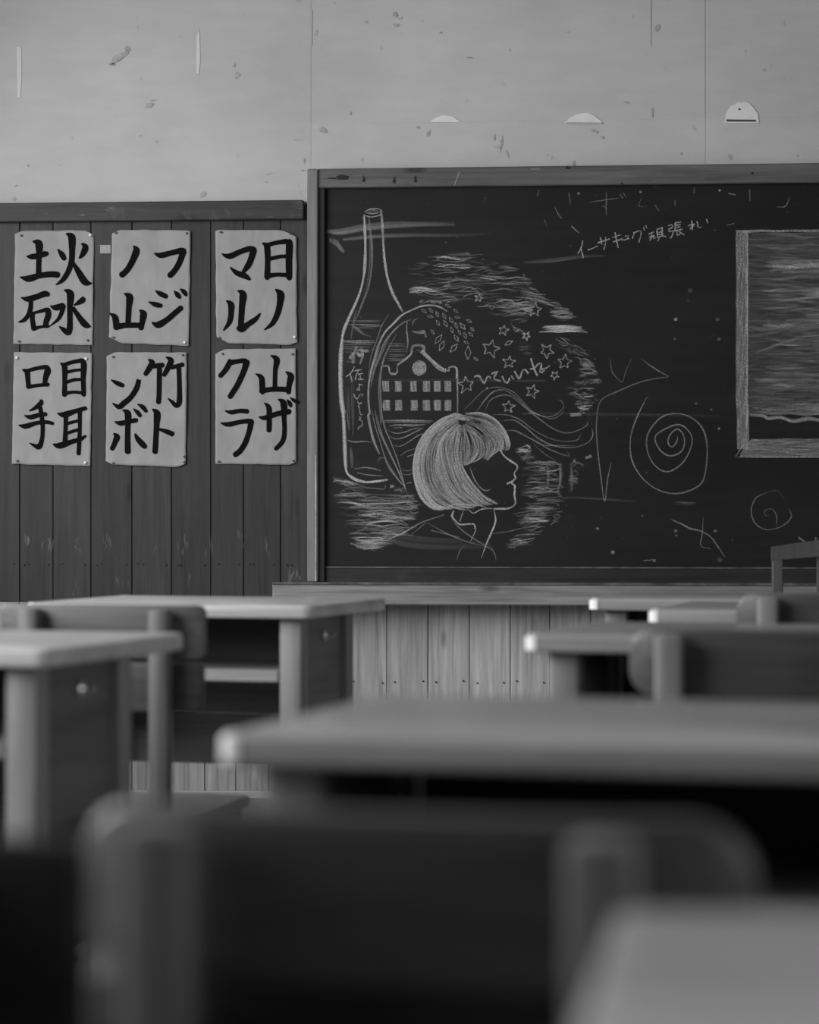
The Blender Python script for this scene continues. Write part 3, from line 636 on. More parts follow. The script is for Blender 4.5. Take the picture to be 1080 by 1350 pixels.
# --- loose scribbles on the right half
def mark(cr, ps, w_, a):
    c = chalk('m'); c.line(cr, ps, w_, a); c.build('chalk_mark', M['chalk'], bb)
mark('B5', [(485, 48), (450, 30), (400, 0)], 1.1, .2); mark('B4', [(485, 830), (420, 790), (375, 758)], 1.2, .2); mark('B4', [(255, 760), (262, 810), (300, 850), (315, 810), (340, 757)], 1.1, .14)
mark('B5', [(487, 50), (430, 58), (370, 72), (290, 105), (217, 145), (200, 230), (203, 320), (215, 430), (232, 542), (243, 460), (258, 390)], 1.4, .22)
mark('B5', [(400, 130), (362, 205), (335, 290), (340, 380), (385, 455), (450, 500), (520, 512), (590, 490), (625, 450), (638, 340), (622, 260), (575, 212), (510, 195), (450, 215), (402, 280), (403, 350), (435, 405), (485, 425), (545, 385), (578, 310), (562, 262), (515, 240), (435, 282), (448, 335), (490, 363), (538, 342), (547, 290), (522, 257), (492, 278), (483, 310), (500, 328), (520, 300), (518, 285)], 1.5, .24)
mark('B5', [(495, 615), (535, 632), (570, 650), (610, 660), (650, 682), (680, 722), (710, 765)], 1.6, .24); mark('B5', [(622, 603), (618, 670), (613, 718), (650, 730)], 1.2, .2)
mark('B5', [(872, 508), (830, 530), (812, 580), (828, 630), (875, 655), (935, 640), (970, 605), (960, 570)], 1.2, .2); mark('B5', [(945, 540), (915, 502), (870, 508)], 1, .09); mark('B5', [(910, 645), (912, 600), (893, 573), (865, 580), (870, 600), (885, 598)], 1.2, .14)
mark('B5', [(998, 685), (1028, 705)], 1.8, .24); mark('B5', [(1060, 712), (1068, 686), (1078, 712)], 1.2, .26)
for ps, a in [([(140, 38), (146, 60), (148, 86)], .2), ([(90, 94), (104, 122), (118, 138)], .2), ([(220, 76), (270, 68), (330, 60)], .2), ([(283, 36), (283, 80), (282, 130)], .18), ([(265, 92), (275, 88), (282, 104)], .16), ([(152, 165), (180, 190)], .22), ([(335, 45), (345, 62)], .16), ([(346, 40), (358, 58)], .16), ([(415, 60), (405, 90), (432, 92)], .12), ([(465, 85), (480, 108)], .1), ([(540, 68), (541, 92)], .1), ([(612, 20), (612, 42)], .14), ([(740, 42), (768, 48)], .2), ([(820, 28), (821, 70)], .16), ([(970, 55), (955, 90), (922, 93)], .2), ([(735, 162), (762, 155)], .15), ([(30, 30), (25, 55)], .09), ([(50, 140), (60, 165)], .07)]:
    mark('R2', ps, 1.3, a)
for x, y, r, a in [(949, 251, 1.6, .4), (763, 255, 1.8, .2), (845, 253, 1.6, .3), (891, 421, 2.2, .38), (890, 447, 1.5, .18), (948, 447, 2, .16), (808, 728, 2.4, .3), (788, 697, 1.8, .25), (891, 700, 2, .2), (892, 706, 1.5, .2), (943, 700, 1.8, .22), (847, 680, 1.2, .14), (918, 532, 1.3, .22), (948, 565, 1.6, .3), (938, 540, 1.6, .1), (946, 421, 2.5, .1), (910, 383, 3, .07), (949, 738, 3, .1), (863, 739, 2, .2)]:
    c = chalk('d'); c.ribbon([(x - r, y, r * 1.4, a), (x, y, r * 2, a), (x + r, y, r * 1.4, a)]); c.build('chalk_dot', M['chalk'], bb)
mark('B5', [(385, 777), (430, 774)], 1.3, .2)
# --- shading of the big round picture
c = chalk('shade')
c.hatch([(532, 345), (600, 334), (640, 336), (690, 350), (662, 378), (540, 385), (535, 360)], 85, a=(.08, .3))
c.hatch([(540, 368), (620, 362), (700, 365), (722, 385), (700, 412), (640, 395), (560, 402), (534, 392)], 100, a=(.07, .28))
c.hatch([(630, 395), (700, 392), (715, 418), (690, 424), (626, 416)], 40, a=(.08, .3)); c.hatch([(690, 362), (722, 380), (744, 404), (700, 396), (680, 380)], 30, a=(.08, .25), slope=.25)
c.hatch([(722, 409), (750, 408), (764, 420), (740, 422), (720, 416)], 26, ln=(8, 30), a=(.12, .35)); c.hatch([(716, 430), (766, 430), (776, 438), (710, 438)], 18, ln=(15, 55), a=(.2, .5), wob=.6)
for ps in ([(710, 438), (745, 436), (775, 438)], [(716, 431), (740, 430), (767, 431)]): c.line('P', ps, 2, .42)
c.hatch([(672, 424), (692, 436), (690, 440), (676, 432)], 10, ln=(8, 20), a=(.2, .4), slope=.5)
c.hatch([(724, 448), (750, 446), (776, 456), (790, 478), (770, 482), (745, 466)], 34, ln=(6, 20), a=(.06, .22), slope=.35)
c.hatch([(765, 480), (788, 482), (794, 505), (756, 502)], 34, ln=(8, 26), a=(.08, .26)); c.hatch([(746, 505), (785, 500), (792, 530), (770, 545), (745, 525)], 60, ln=(5, 22), a=(.08, .3))
c.line('P', [(752, 547), (767, 546)], 3, .36)
c.hatch([(682, 452), (700, 452), (706, 474), (684, 470)], 14, ln=(8, 20), a=(.05, .15))
c.hatch([(676, 590), (700, 588), (706, 604), (690, 608)], 30, ln=(8, 22), a=(.1, .3), wob=1.8)
c.hatch([(690, 608), (742, 610), (742, 648), (700, 655), (684, 650), (684, 625)], 75, ln=(6, 38), a=(.07, .26))
c.hatch([(684, 645), (745, 640), (748, 665), (720, 690), (688, 680)], 60, ln=(8, 40), a=(.07, .26))
c.hatch([(668, 672), (730, 670), (720, 700), (700, 718), (670, 724), (664, 716), (690, 700)], 55, ln=(8, 34), a=(.08, .3), slope=-.06)
for x in (722, 738, 740, 754): c.line('P', [(x, 612 + rc.uniform(-3, 6)), (x + 1, 630), (x - 1, 645)], 2, .11, rep=2, spread=1)
c.hatch([(752, 605), (772, 608), (762, 640), (750, 650), (748, 625)], 26, ln=(4, 14), a=(.07, .22), wob=2); c.hatch([(735, 650), (752, 655), (745, 680), (725, 695)], 24, ln=(4, 14), a=(.06, .2), wob=2)
c.line('P', [(772, 604), (780, 601)], 3, .3)
c.hatch([(438, 650), (560, 652), (552, 700), (505, 722), (470, 722), (448, 690)], 190, ln=(8, 55), a=(.07, .27)); c.hatch([(438, 630), (480, 636), (500, 645), (450, 648)], 26, ln=(8, 30), a=(.08, .25), slope=.12)
c.hatch([(500, 676), (552, 674), (550, 684), (500, 684)], 22, ln=(15, 45), a=(.15, .4)); c.hatch([(515, 640), (548, 650), (552, 672), (515, 665)], 36, ln=(5, 16), a=(.07, .22), wob=2)
c.line('P', [(452, 663), (500, 664), (550, 661)], 1.5, .34); c.line('P', [(462, 716), (480, 722), (500, 722)], 2, .3)
tag(c.build('chalk_shading', M['chalk'], bb), kind='stuff')
# --- wiped smears
c = chalk('smear')
def smear(ps, w_, a, n=7):
    for i in range(n):
        o = (i / (n - 1) - .5) * w_; aa = a * rc.uniform(.4, 1.2)
        c.ribbon([(x, y + o * k_, w_ / n * 1.6, aa * f) for x, y, k_, f in ps], step=6)
smear([(430, 304, .3, .4), (446, 306, .8, 1), (480, 300, 1, 1), (520, 296.5, .9, .8), (560, 295.5, .6, .5), (600, 295.5, .5, .15)], 8, .16)
smear([(452, 316, .6, .6), (490, 312, 1, 1), (540, 310, 1, .7), (600, 310, .8, .3), (650, 308, .6, .05)], 4, .15, 4)
smear([(434, 316, .5, .7), (444, 320, 1, 1), (450, 328, .8, 1), (454, 332, .3, .3)], 7, .12, 5)
smear([(690, 346, .5, .2), (730, 343, 1, 1), (770, 338, .7, .5), (800, 337, .4, .1)], 4, .1, 4)
smear([(505, 710, .2, .3), (530, 712, 1, 1), (560, 716, 1, .9), (610, 718, .8, .5), (650, 719, .4, .1)], 14, .045, 8)
smear([(430, 502, 1, .2), (600, 501, 1, 1), (720, 502, 1, .4)], 2, .04, 2); smear([(700, 545, 1, .5), (850, 547, 1, 1), (950, 549, 1, .3)], 2, .07, 2)
smear([(890, 663, 1, .2), (905, 664, 1, 1), (918, 664, 1, .2)], 2.5, .12, 2); smear([(745, 655, 1, .5), (800, 658, 1, 1), (840, 661, 1, .2)], 1.5, .08, 2)
tag(c.build('chalk_smear', M['chalk'], bb), kind='stuff')
# --- the big chalked frame at the right edge
c = chalk('frame')
for i in range(9): c.ribbon([(971.5 + i * 1.75 + rc.uniform(-.4, .4) + (y > 540) * 1.2, y, 2.2, rc.uniform(.16, .34) * (1.35 if i in (7,) else 1)) for y in range(304, 602, 12)], step=6)
for i in range(12): c.ribbon([(x, 579.5 + i * 2.0 + rc.uniform(-.5, .5), 2.3, rc.uniform(.15, .3)) for x in [990 - min(14, i * 1.5)] + list(range(996, 1640, 14))], step=7)
c.line('P', [(970, 304)] + [(x, 304.5 + rc.uniform(-.6, .6)) for x in range(985, 1640, 20)], 2.6, .34, jit=.15); c.line('P', [(970, 602), (978, 590), (986, 579)], 1.6, .36); c.line('P', [(972, 602.5)] + [(x, 602.5) for x in range(1000, 1640, 30)], 1.6, .34, jit=.15)
c.line('P', [(985.5, y) for y in range(308, 580, 16)], 1.3, .45)
for i in range(60): c.ribbon([(x, 309 + i * 4 + rc.uniform(-1, 1), 4.6, rc.uniform(.05, .10)) for x in range(986, 1640, 16)], step=8)
c.hatch([(987, 307), (1630, 307), (1630, 545), (1060, 546), (1010, 543), (987, 543)], 1500, ln=(14, 70), w_=(1.5, 3.6), a=(.03, .13), wob=.8)
for y0, y1, a in ((343, 362, .16), (382, 392, .13), (420, 432, .07), (500, 512, .07), (528, 547, .14)):
    c.hatch([(990 if y0 > 350 else 1000, y0), (1630, y0), (1630, y1), (1000, y1)], 220, ln=(20, 80), w_=(1.5, 3.5), a=(a * .6, a * 1.7), wob=.8)
for ps in ([(990, 438), (1020, 434), (1050, 424), (1080, 412), (1110, 400)], [(995, 466), (1030, 452), (1070, 440)]): 
    c.line('P', ps, 3, .09, rep=2, spread=1.2)
c.line('P', [(1028, 397), (1060, 393), (1090, 392)], 3, .22); c.line('P', [(1055, 444), (1080, 442), (1100, 441)], 1.6, .26)
c.line('P', [(990, 547), (1008, 549), (1014, 552), (1030, 550), (1048, 556), (1068, 553), (1090, 555), (1130, 551), (1200, 555)], 3, .24, rep=2, spread=1)
c.build('chalk_frame_drawing', M['chalk'], bb)

# ------------------------------------------------------------------ calligraphy sheets
def z_(x0, y0): CR['Z'] = (x0, y0, 982 / 120.0)
SHEETS = [
 dict(o=(10, 295), c=[(20, 304.5), (124, 303.5), (122, 455), (17.5, 453.5)], cut=(4, 6, 0, 0), pins=[(28, 310.5, 'd'), (119, 310, 'w'), (25, 450, 'd'), (115.5, 448.5, 'd')],
      label='calligraphy sheet reading 土火石水, top left of the six sheets', ink=[
   [(275, 190, 20), (335, 215, 85), (340, 330, 62), (335, 450, 58), (335, 550, 60)], [(205, 352, 14), (260, 355, 60), (330, 345, 62), (400, 325, 62), (430, 322, 45)], [(135, 575, 12), (225, 592, 72), (340, 560, 62), (460, 545, 66), (545, 550, 68)],
   [(630, 105, 14), (690, 145, 80), (695, 280, 66), (690, 400, 62), (660, 500, 58), (600, 600, 50), (520, 660, 12)], [(540, 275, 14), (585, 330, 60), (612, 380, 52)], [(795, 210, 16), (838, 250, 66), (815, 320, 60), (770, 375, 18)], [(700, 410, 30), (760, 510, 62), (820, 610, 78), (860, 640, 62), (910, 642, 10)],
   [(145, 797, 12), (220, 812, 62), (320, 785, 62), (400, 755, 66), (440, 765, 50)], [(250, 820, 45), (248, 900, 52), (225, 980, 50), (175, 1040, 42), (115, 1062, 12)], [(240, 970, 22), (330, 950, 34), (420, 925, 46)], [(265, 975, 55), (270, 1060, 52), (285, 1135, 62)], [(430, 925, 62), (440, 980, 66), (415, 1060, 60), (410, 1105, 55)], [(290, 1130, 45), (360, 1112, 32), (440, 1105, 40)],
   [(610, 712, 14), (675, 755, 80), (672, 900, 62), (672, 1050, 60), (668, 1140, 66), (650, 1175, 60), (600, 1140, 50), (555, 1105, 10)], [(460, 885, 12), (520, 905, 66), (600, 880, 60)], [(600, 875, 60), (585, 950, 48), (545, 1030, 38), (455, 1105, 10)], [(800, 790, 30), (810, 820, 68), (760, 855, 45), (715, 878, 16)], [(700, 900, 40), (760, 990, 56), (820, 1070, 72), (860, 1100, 60), (900, 1110, 10)]]),
 dict(o=(135, 295), c=[(148, 303), (251.5, 303.5), (249, 456), (143.5, 452)], cut=(5, 2, 0, 8), pins=[(153, 307, 'd'), (246, 307.5, 'd'), (149.5, 445, 'd'), (243.5, 451.5, 'w')],
      label='calligraphy sheet reading フジノ山, top middle of the six sheets', ink=[
   [(335, 240, 16), (365, 290, 76), (325, 400, 66), (265, 500, 64), (205, 555, 66)], [(560, 318, 14), (630, 340, 62), (740, 315, 58), (850, 290, 66), (880, 300, 66)], [(872, 300, 72), (830, 420, 64), (775, 510, 62), (725, 560, 64)],
   [(575, 722, 14), (625, 755, 55), (690, 785, 52)], [(500, 842, 12), (570, 870, 56), (635, 885, 46)], [(775, 725, 14), (810, 765, 55), (835, 795, 40)], [(840, 702, 14), (880, 735, 52), (905, 770, 36)], [(535, 1065, 14), (600, 1090, 72), (690, 1040, 62), (780, 965, 60), (850, 905, 58)],
   [(235, 752, 14), (292, 790, 78), (285, 900, 62), (275, 1090, 60)], [(75, 965, 12), (135, 1010, 66), (150, 1110, 66)], [(140, 1115, 70), (250, 1095, 60), (420, 1095, 58)], [(400, 932, 16), (440, 970, 76), (430, 1060, 60), (415, 1130, 58)]]),
 dict(o=(278, 295), c=[(284, 303), (391, 303.5), (392, 455), (285.5, 452)], cut=(2, 9, 4, 8), pins=[(291, 306, 'd'), (383, 308, 'd'), (289.5, 445.5, 'd'), (388.5, 444.5, 'w')],
      label='calligraphy sheet reading 日ノマル, top right of the six sheets', ink=[
   [(120, 325, 14), (200, 350, 62), (320, 300, 58), (420, 270, 62), (470, 285, 66)], [(460, 290, 76), (430, 390, 66), (395, 460, 64), (350, 520, 40)], [(210, 472, 16), (280, 530, 55), (360, 560, 66), (420, 600, 30)],
   [(560, 210, 20), (605, 250, 66), (612, 400, 58), (608, 560, 64), (605, 590, 50)], [(600, 235, 52), (700, 205, 46), (820, 190, 60)], [(840, 185, 60), (848, 230, 76), (842, 400, 72), (845, 560, 66), (848, 595, 50)], [(640, 378, 44), (740, 355, 42), (820, 350, 40)], [(620, 560, 56), (720, 548, 44), (830, 555, 50)],
   [(165, 828, 14), (215, 870, 66), (218, 960, 60), (200, 1060, 55), (135, 1152, 14)], [(290, 722, 14), (345, 760, 76), (335, 900, 66), (325, 1060, 62), (330, 1130, 70)], [(285, 1110, 40), (330, 1135, 74), (400, 1085, 60), (480, 1030, 52), (535, 965, 14)],
   [(695, 705, 14), (750, 760, 80), (745, 860, 68), (715, 980, 62), (660, 1080, 50), (575, 1145, 12)]]),
 dict(o=(8, 458), c=[(18.5, 464.5), (121.5, 465), (119, 614.5), (15.5, 612)], cut=(0, 0, 0, 0), pins=[(22, 471.5, 'w'), (113.5, 473, 'w'), (23, 607.5, 'd'), (112.5, 610, 'w')],
      label='calligraphy sheet reading 目口耳手, bottom left of the six sheets', ink=[
   [(175, 240, 14), (225, 265, 58), (235, 350, 52), (245, 430, 56)], [(220, 255, 40), (320, 228, 42), (420, 210, 48)], [(430, 205, 50), (448, 250, 72), (425, 330, 58), (415, 400, 46)], [(250, 425, 44), (350, 408, 38), (455, 400, 44)],
   [(590, 170, 18), (630, 215, 60), (632, 350, 52), (630, 515, 56)], [(620, 190, 46), (710, 160, 42), (820, 140, 50)], [(830, 140, 50), (838, 200, 66), (832, 350, 54), (838, 515, 50)], [(650, 268, 36), (730, 250, 34), (810, 240, 30)], [(655, 375, 36), (730, 350, 36), (815, 345, 34)], [(640, 495, 42), (730, 482, 34), (830, 492, 40)],
   [(375, 560, 22), (375, 600, 56), (310, 655, 40), (248, 685, 12)], [(200, 735, 14), (265, 752, 52), (350, 730, 48), (430, 720, 46)], [(135, 838, 12), (210, 850, 56), (330, 815, 44), (430, 805, 42), (505, 820, 38)], [(365, 640, 46), (385, 750, 48), (395, 880, 46), (385, 1000, 48), (355, 1070, 62), (310, 1060, 40), (250, 1030, 10)],
   [(555, 712, 14), (630, 725, 66), (740, 690, 52), (860, 655, 46)], [(645, 740, 52), (642, 860, 46), (635, 1030, 56)], [(795, 690, 46), (795, 850, 42), (790, 1000, 46), (782, 1150, 46)], [(660, 822, 36), (720, 805, 34), (790, 790, 34)], [(655, 925, 34), (720, 905, 36), (790, 885, 34)], [(505, 1042, 14), (575, 1060, 66), (700, 1020, 52), (800, 990, 46), (865, 950, 20)]]),
 dict(o=(133, 458), c=[(141, 464.5), (246.5, 464.5), (245, 616), (139.5, 612.5)], cut=(5, 0, 5, 5), pins=[(149, 470.5, 'd'), (241, 468, 'd'), (149.5, 610.5, 'd'), (243, 602, 'd'), (243, 609.5, 'd')],
      label='calligraphy sheet reading 竹トンボ, bottom middle of the six sheets', ink=[
   [(110, 350, 12), (175, 385, 50), (240, 412, 46)], [(410, 345, 50), (385, 440, 58), (320, 540, 58), (250, 600, 62), (195, 640, 56), (125, 602, 12)],
   [(515, 130, 18), (552, 165, 66), (520, 230, 62), (480, 290, 52)], [(560, 205, 52), (620, 195, 52), (670, 190, 52)], [(632, 190, 52), (630, 330, 56), (628, 480, 54), (622, 595, 56)], [(705, 105, 18), (755, 140, 62), (725, 220, 60), (680, 300, 46)], [(760, 215, 52), (830, 200, 46), (885, 185, 50)], [(840, 210, 52), (845, 330, 52), (848, 480, 54), (845, 590, 62), (815, 630, 48), (770, 590, 40), (722, 548, 10)],
   [(235, 675, 14), (290, 715, 72), (290, 850, 60), (288, 1000, 62), (290, 1130, 66)], [(148, 800, 12), (210, 818, 54), (300, 800, 50), (385, 785, 50)], [(350, 662, 12), (395, 700, 46), (425, 740, 40)], [(395, 612, 12), (450, 642, 50), (490, 690, 40)], [(140, 930, 22), (172, 965, 68), (150, 1030, 56), (120, 1095, 52)], [(370, 935, 24), (400, 990, 54), (450, 1045, 66), (480, 1075, 50)],
   [(555, 665, 12), (605, 715, 76), (600, 850, 62), (592, 1000, 60), (585, 1130, 62)], [(620, 880, 26), (700, 905, 50), (775, 935, 56)]]),
 dict(o=(278, 458), c=[(284, 460.5), (390, 459.5), (391, 613), (284, 611.5)], cut=(6, 0, 4, 0), pins=[(293.5, 466.5, 'd'), (385.5, 467, 'd'), (288.5, 608.5, 'd'), (387, 607.5, 'd')],
      label='calligraphy sheet reading 山ザクラ, bottom right of the six sheets', ink=[
   [(205, 140, 46), (190, 190, 60), (145, 260, 56), (100, 310, 52)], [(210, 165, 60), (290, 150, 50), (360, 145, 56), (400, 165, 52)], [(385, 165, 72), (350, 270, 62), (290, 400, 62), (240, 480, 60), (205, 535, 58)],
   [(155, 685, 12), (220, 700, 48), (310, 685, 48), (395, 690, 54)], [(105, 815, 12), (190, 830, 54), (310, 805, 48), (400, 795, 54), (445, 800, 52)], [(435, 800, 66), (415, 900, 58), (375, 1020, 60), (320, 1110, 60), (260, 1160, 60)],
   [(645, 88, 14), (710, 130, 66), (695, 250, 50), (690, 440, 50)], [(485, 285, 12), (545, 330, 60), (555, 460, 60), (560, 490, 50)], [(540, 470, 56), (680, 450, 56), (830, 455, 60)], [(810, 262, 14), (862, 310, 70), (845, 400, 60), (838, 490, 50)],
   [(520, 748, 12), (580, 760, 52), (720, 715, 56), (850, 692, 60)], [(578, 600, 14), (625, 650, 56), (630, 780, 58), (628, 900, 56)], [(730, 560, 16), (785, 605, 72), (790, 760, 52), (795, 900, 50), (775, 1010, 52), (700, 1095, 46)], [(825, 565, 16), (850, 600, 46), (865, 635, 36)], [(860, 542, 14), (895, 570, 40), (930, 590, 36)]]),
]
SY = PY - .0045
for si, s in enumerate(SHEETS):
    z_(*s['o']); tl, tr_, br, bl = s['c']
    base = wp((tl[0] + br[0]) / 2, br[1], PY)
    sh = thing('calligraphy_sheet', s['label'], 'calligraphy', base, group='calligraphy sheets pinned to the wall boards')
    def bil(u, v): return (tl[0] * (1 - u) * (1 - v) + tr_[0] * u * (1 - v) + br[0] * u * v + bl[0] * (1 - u) * v, tl[1] * (1 - u) * (1 - v) + tr_[1] * u * (1 - v) + br[1] * u * v + bl[1] * (1 - u) * v)
    def relief(X, Y, si=si):
        q = Vector((X * .045 + si * 9, Y * .03 - X * .02, si * 3.3)); r = Vector((X * .11 + si * 5, (Y + X) * .05, si))
        edge = min(1, max(0, X - tl[0] + 2, 0) / 12, max(0, tr_[0] - X) / 12 + .2) if True else 1
        return .0034 * (noise.noise(q) + .6 * abs(noise.noise(r)) + .12 * noise.noise(r * 2.7)) + .0008
    def surf(X, Y, y): 
        return wp(X, Y, y - relief(X, Y))
    nu, nv = 36, 50; bm = bmesh.new(); grid = {}
    for j in range(nv + 1):
        for i in range(nu + 1):
            u, v = i / nu, j / nv; X, Y = bil(u, v)
            X += 1.0 * noise.noise(Vector((Y * .05, si, 0))) * (1 if u in (0, 1) else 0); Y += .8 * noise.noise(Vector((X * .06, si, 5))) * (1 if v in (0, 1) else 0)
            # dog-eared or torn corners
            for kk, (cu, cv) in enumerate(((0, 0), (1, 0), (1, 1), (0, 1))):
                cq = s['cut'][kk]
                if cq:
                    du, dv = abs(u - cu) * (tr_[0] - tl[0]), abs(v - cv) * (bl[1] - tl[1]); lim = cq - (du * .5 + dv)
                    if lim > 0: Y += lim * (1 if cv == 0 else -1)
            p = surf(X, Y, SY) - base; grid[i, j] = bm.verts.new(p)
    for j in range(nv):
        for i in range(nu): bm.faces.new((grid[i, j], grid[i, j + 1], grid[i + 1, j + 1], grid[i + 1, j]))
    bmesh.ops.recalc_face_normals(bm, faces=bm.faces[:])
    po = obj('paper', bm, M['paper'], sh)
    sol = po.modifiers.new('thickness', 'SOLIDIFY'); sol.thickness = .0003
    ink = Strokes(SY - .0013)
    for st in s['ink']:
        ox, oy, k_ = CR['Z']
        ink.ribbon([(ox + p[0] / k_, oy + p[1] / k_, p[2] / k_, 1.0) for p in st], step=1.2, surf=surf, caps=st[-1][2] > 28)
    ink.build('brush_lettering', M['ink'], sh)
    for (px_, py_, kd) in s['pins']:
        p = wp(px_, py_, SY - .004) - base
        pb = bmesh.new(); disc(pb, (0, 0, 0), .0042 if kd == 'w' else .0032, .0045, n=12, dome=.55)
        po = obj('pushpin', pb, M['pin_white' if kd == 'w' else 'pin_dark'], sh, p)
        if kd == 'w': po['label'] = 'white plastic pin head'
# the little tag between the two upper left sheets
b = wp(138, 333, PY); tg = thing('paper_tag', 'tiny pale paper tag with a dark mark beside the フジノ山 sheet', 'tag', b)
bm = bmesh.new(); poly(bm, [(132, 323), (146, 323), (146, 334), (132, 334)], PY - .004, .0006)
for v in bm.verts: v.co -= b
obj('paper', bm, M['tagpaper'], tg, smooth=False)
st = Strokes(PY - .0046); st.ribbon([(135, 327, 1, 1), (138, 326.5, 1.3, 1), (140, 330, .8, 1)]); st.ribbon([(142, 326, .8, 1), (144, 330, 1, 1)]); st.build('ink_mark', M['stain'], tg)
# pale scuffs on the wall boards and rails, knocks on the frame
c = Strokes(PY - .0022); rs = random.Random(5)
def scuffs(c, spots):
    for (x, y, l, a, n) in spots:
        for i in range(n):
            dx, dy = rs.gauss(0, 3.5), rs.gauss(0, l * .4); an = rs.uniform(-.25, .25)
            c.ribbon([(x + dx, y + dy, rs.uniform(.8, 1.8), a * .4), (x + dx + an * l, y + dy + l * .5, rs.uniform(1, 2.2), a), (x + dx + an * 2, y + dy + l, .8, a * .3)], step=3)
scuffs(c, [(36, 708, 12, .10, 6), (64, 712, 14, .10, 6), (102, 716, 10, .06, 5), (140, 706, 14, .07, 6), (238, 714, 12, .10, 5), (276, 716, 14, .06, 5), (316, 708, 10, .07, 4), (353, 716, 14, .07, 5), (205, 716, 12, .04, 4), (160, 765, 12, .05, 5), (100, 768, 10, .04, 4), (250, 757, 10, .04, 4), (385, 752, 14, .10, 8), (392, 758, 8, .14, 6)])
tag(c.build('pale_scuff', M['chalk'], wf), kind='stuff')
c = Strokes(W - .0462)
for x, y, l, a in [(108, 284, 8, .3), (146, 274, 5, .25), (141, 277, 3, .2), (196, 270, 6, .1), (330, 283, 14, .1), (356, 286, 10, .1), (60, 281, 10, .07), (250, 288, 12, .06), (396, 274, 5, .2), (395, 284, 4, .16)]:
    c.ribbon([(x - l / 2, y, .8, a * .4), (x, y + rs.uniform(-1, 1), 1.4, a), (x + l / 2, y + rs.uniform(-1, 1), .8, a * .4)])
tag(c.build('pale_scuff', M['chalk'], wf), kind='stuff')
c = Strokes(BY - .0228)
for ps, w_, a in [([(606, 226), (603, 234), (599, 245)], 1.2, .3), ([(470, 231), (520, 230), (560, 229)], 1.2, .05), ([(700, 222), (706, 223), (712, 222)], 2, .2), ([(860, 238), (900, 236), (930, 236)], 3, .06), ([(430, 249 - 4), (480, 244), (520, 245)], 1, .06)]:
    c.ribbon([(x, y, w_, a) for x, y in ps])
tag(c.build('frame_scratch', M['chalk'], bb), kind='stuff')
bm = bmesh.new()
for x, y, rx, ry in [(452, 234, 8, 3.2), (440, 235, 8, 1.2), (520, 238, 2, 4), (548, 237, 1.5, 5), (749, 221.5, 3, 1.5), (820, 247 - 5, 1.5, 1.5), (992, 228, 1.6, 1.4), (480, 236, 2, 4)]:
    blob_mesh(bm, x, y, rx, ry, BY - .0226, seed=int(x))
tag(obj('dark_knock', bm, M['nail'], bb, -L0, smooth=False), kind='stuff')
# ------------------------------------------------------------------ desks and chairs
DH = 0.67                                     # desk height
def make_desk(label, top='top'):
    d = thing('school_desk', label, 'desk', group='wooden pupils\' desks')
    hx, hy, BI = .285, .23, .125           # BI: how far the top overhangs behind the rear legs
    t = round_slab(hx, hy, .024, .018, .005); bmesh.ops.translate(t, vec=(0, 0, DH - .024), verts=t.verts[:]); obj('desk_top', t, M[top], d)
    for sy in (-1, 1):                        # pale shells on the left corners, window glint painted as colour
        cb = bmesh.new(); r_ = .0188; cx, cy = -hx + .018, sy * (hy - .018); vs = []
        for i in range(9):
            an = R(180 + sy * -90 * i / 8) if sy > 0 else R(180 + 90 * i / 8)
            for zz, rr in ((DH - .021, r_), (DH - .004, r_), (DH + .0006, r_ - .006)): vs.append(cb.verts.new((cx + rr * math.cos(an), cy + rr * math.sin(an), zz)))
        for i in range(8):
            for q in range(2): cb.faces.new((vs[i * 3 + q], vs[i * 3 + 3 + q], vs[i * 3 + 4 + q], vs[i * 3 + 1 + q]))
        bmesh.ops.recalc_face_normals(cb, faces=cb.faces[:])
        o = obj('corner_glint', cb, M['corner'], d); o['label'] = 'pale corner shell painted as a window glint'
    for sx in (-1, 1):
        for sy in (-1, 1):
            x, y = sx * (hx - .030 - .02), (hy - BI - .02 if sy > 0 else -hy + .05)
            obj('leg', bbox(x - .0215, x + .0215, y - .0215, y + .0215, 0, DH - .024, bev=.005, seg=2), M['leg'], d)
        xs_ = sx * (hx - .050)
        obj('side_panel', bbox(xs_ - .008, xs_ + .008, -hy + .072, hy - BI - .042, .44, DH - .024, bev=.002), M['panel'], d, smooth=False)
        obj('foot_rail', bbox(xs_ - .010, xs_ + .010, -hy + .072, hy - BI - .042, .09, .125, bev=.003), M['leg'], d, smooth=False)
        k = disc(bmesh.new(), (0, 0, 0), .011, .012, 'x', 14); disc(k, (.010, 0, 0), .005, .016, 'x', 10)
        if sx < 0: bmesh.ops.rotate(k, matrix=Matrix.Rotation(math.pi, 3, 'Z'), verts=k.verts[:])
        o = obj('bag_hook', k, M['steel'], d, (sx * (hx - .042), -.045, DH - .062)); o['label'] = 'shiny metal bag hook'
    obj('book_shelf', bbox(-hx + .075, hx - .075, -hy + .034, hy - BI - .008, .528, .550, bev=.002), M['shelf'], d, smooth=False)
    for i in range(3):
        z0 = .345 + i * (DH - .024 - .345) / 3
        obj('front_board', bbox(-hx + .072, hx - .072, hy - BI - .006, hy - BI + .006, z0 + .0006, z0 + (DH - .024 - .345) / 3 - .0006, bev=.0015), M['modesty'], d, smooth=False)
    obj('rear_stretcher', bbox(-hx + .072, hx - .072, hy - BI - .03, hy - BI - .012, .09, .125, bev=.003), M['leg'], d, smooth=False)
    return d
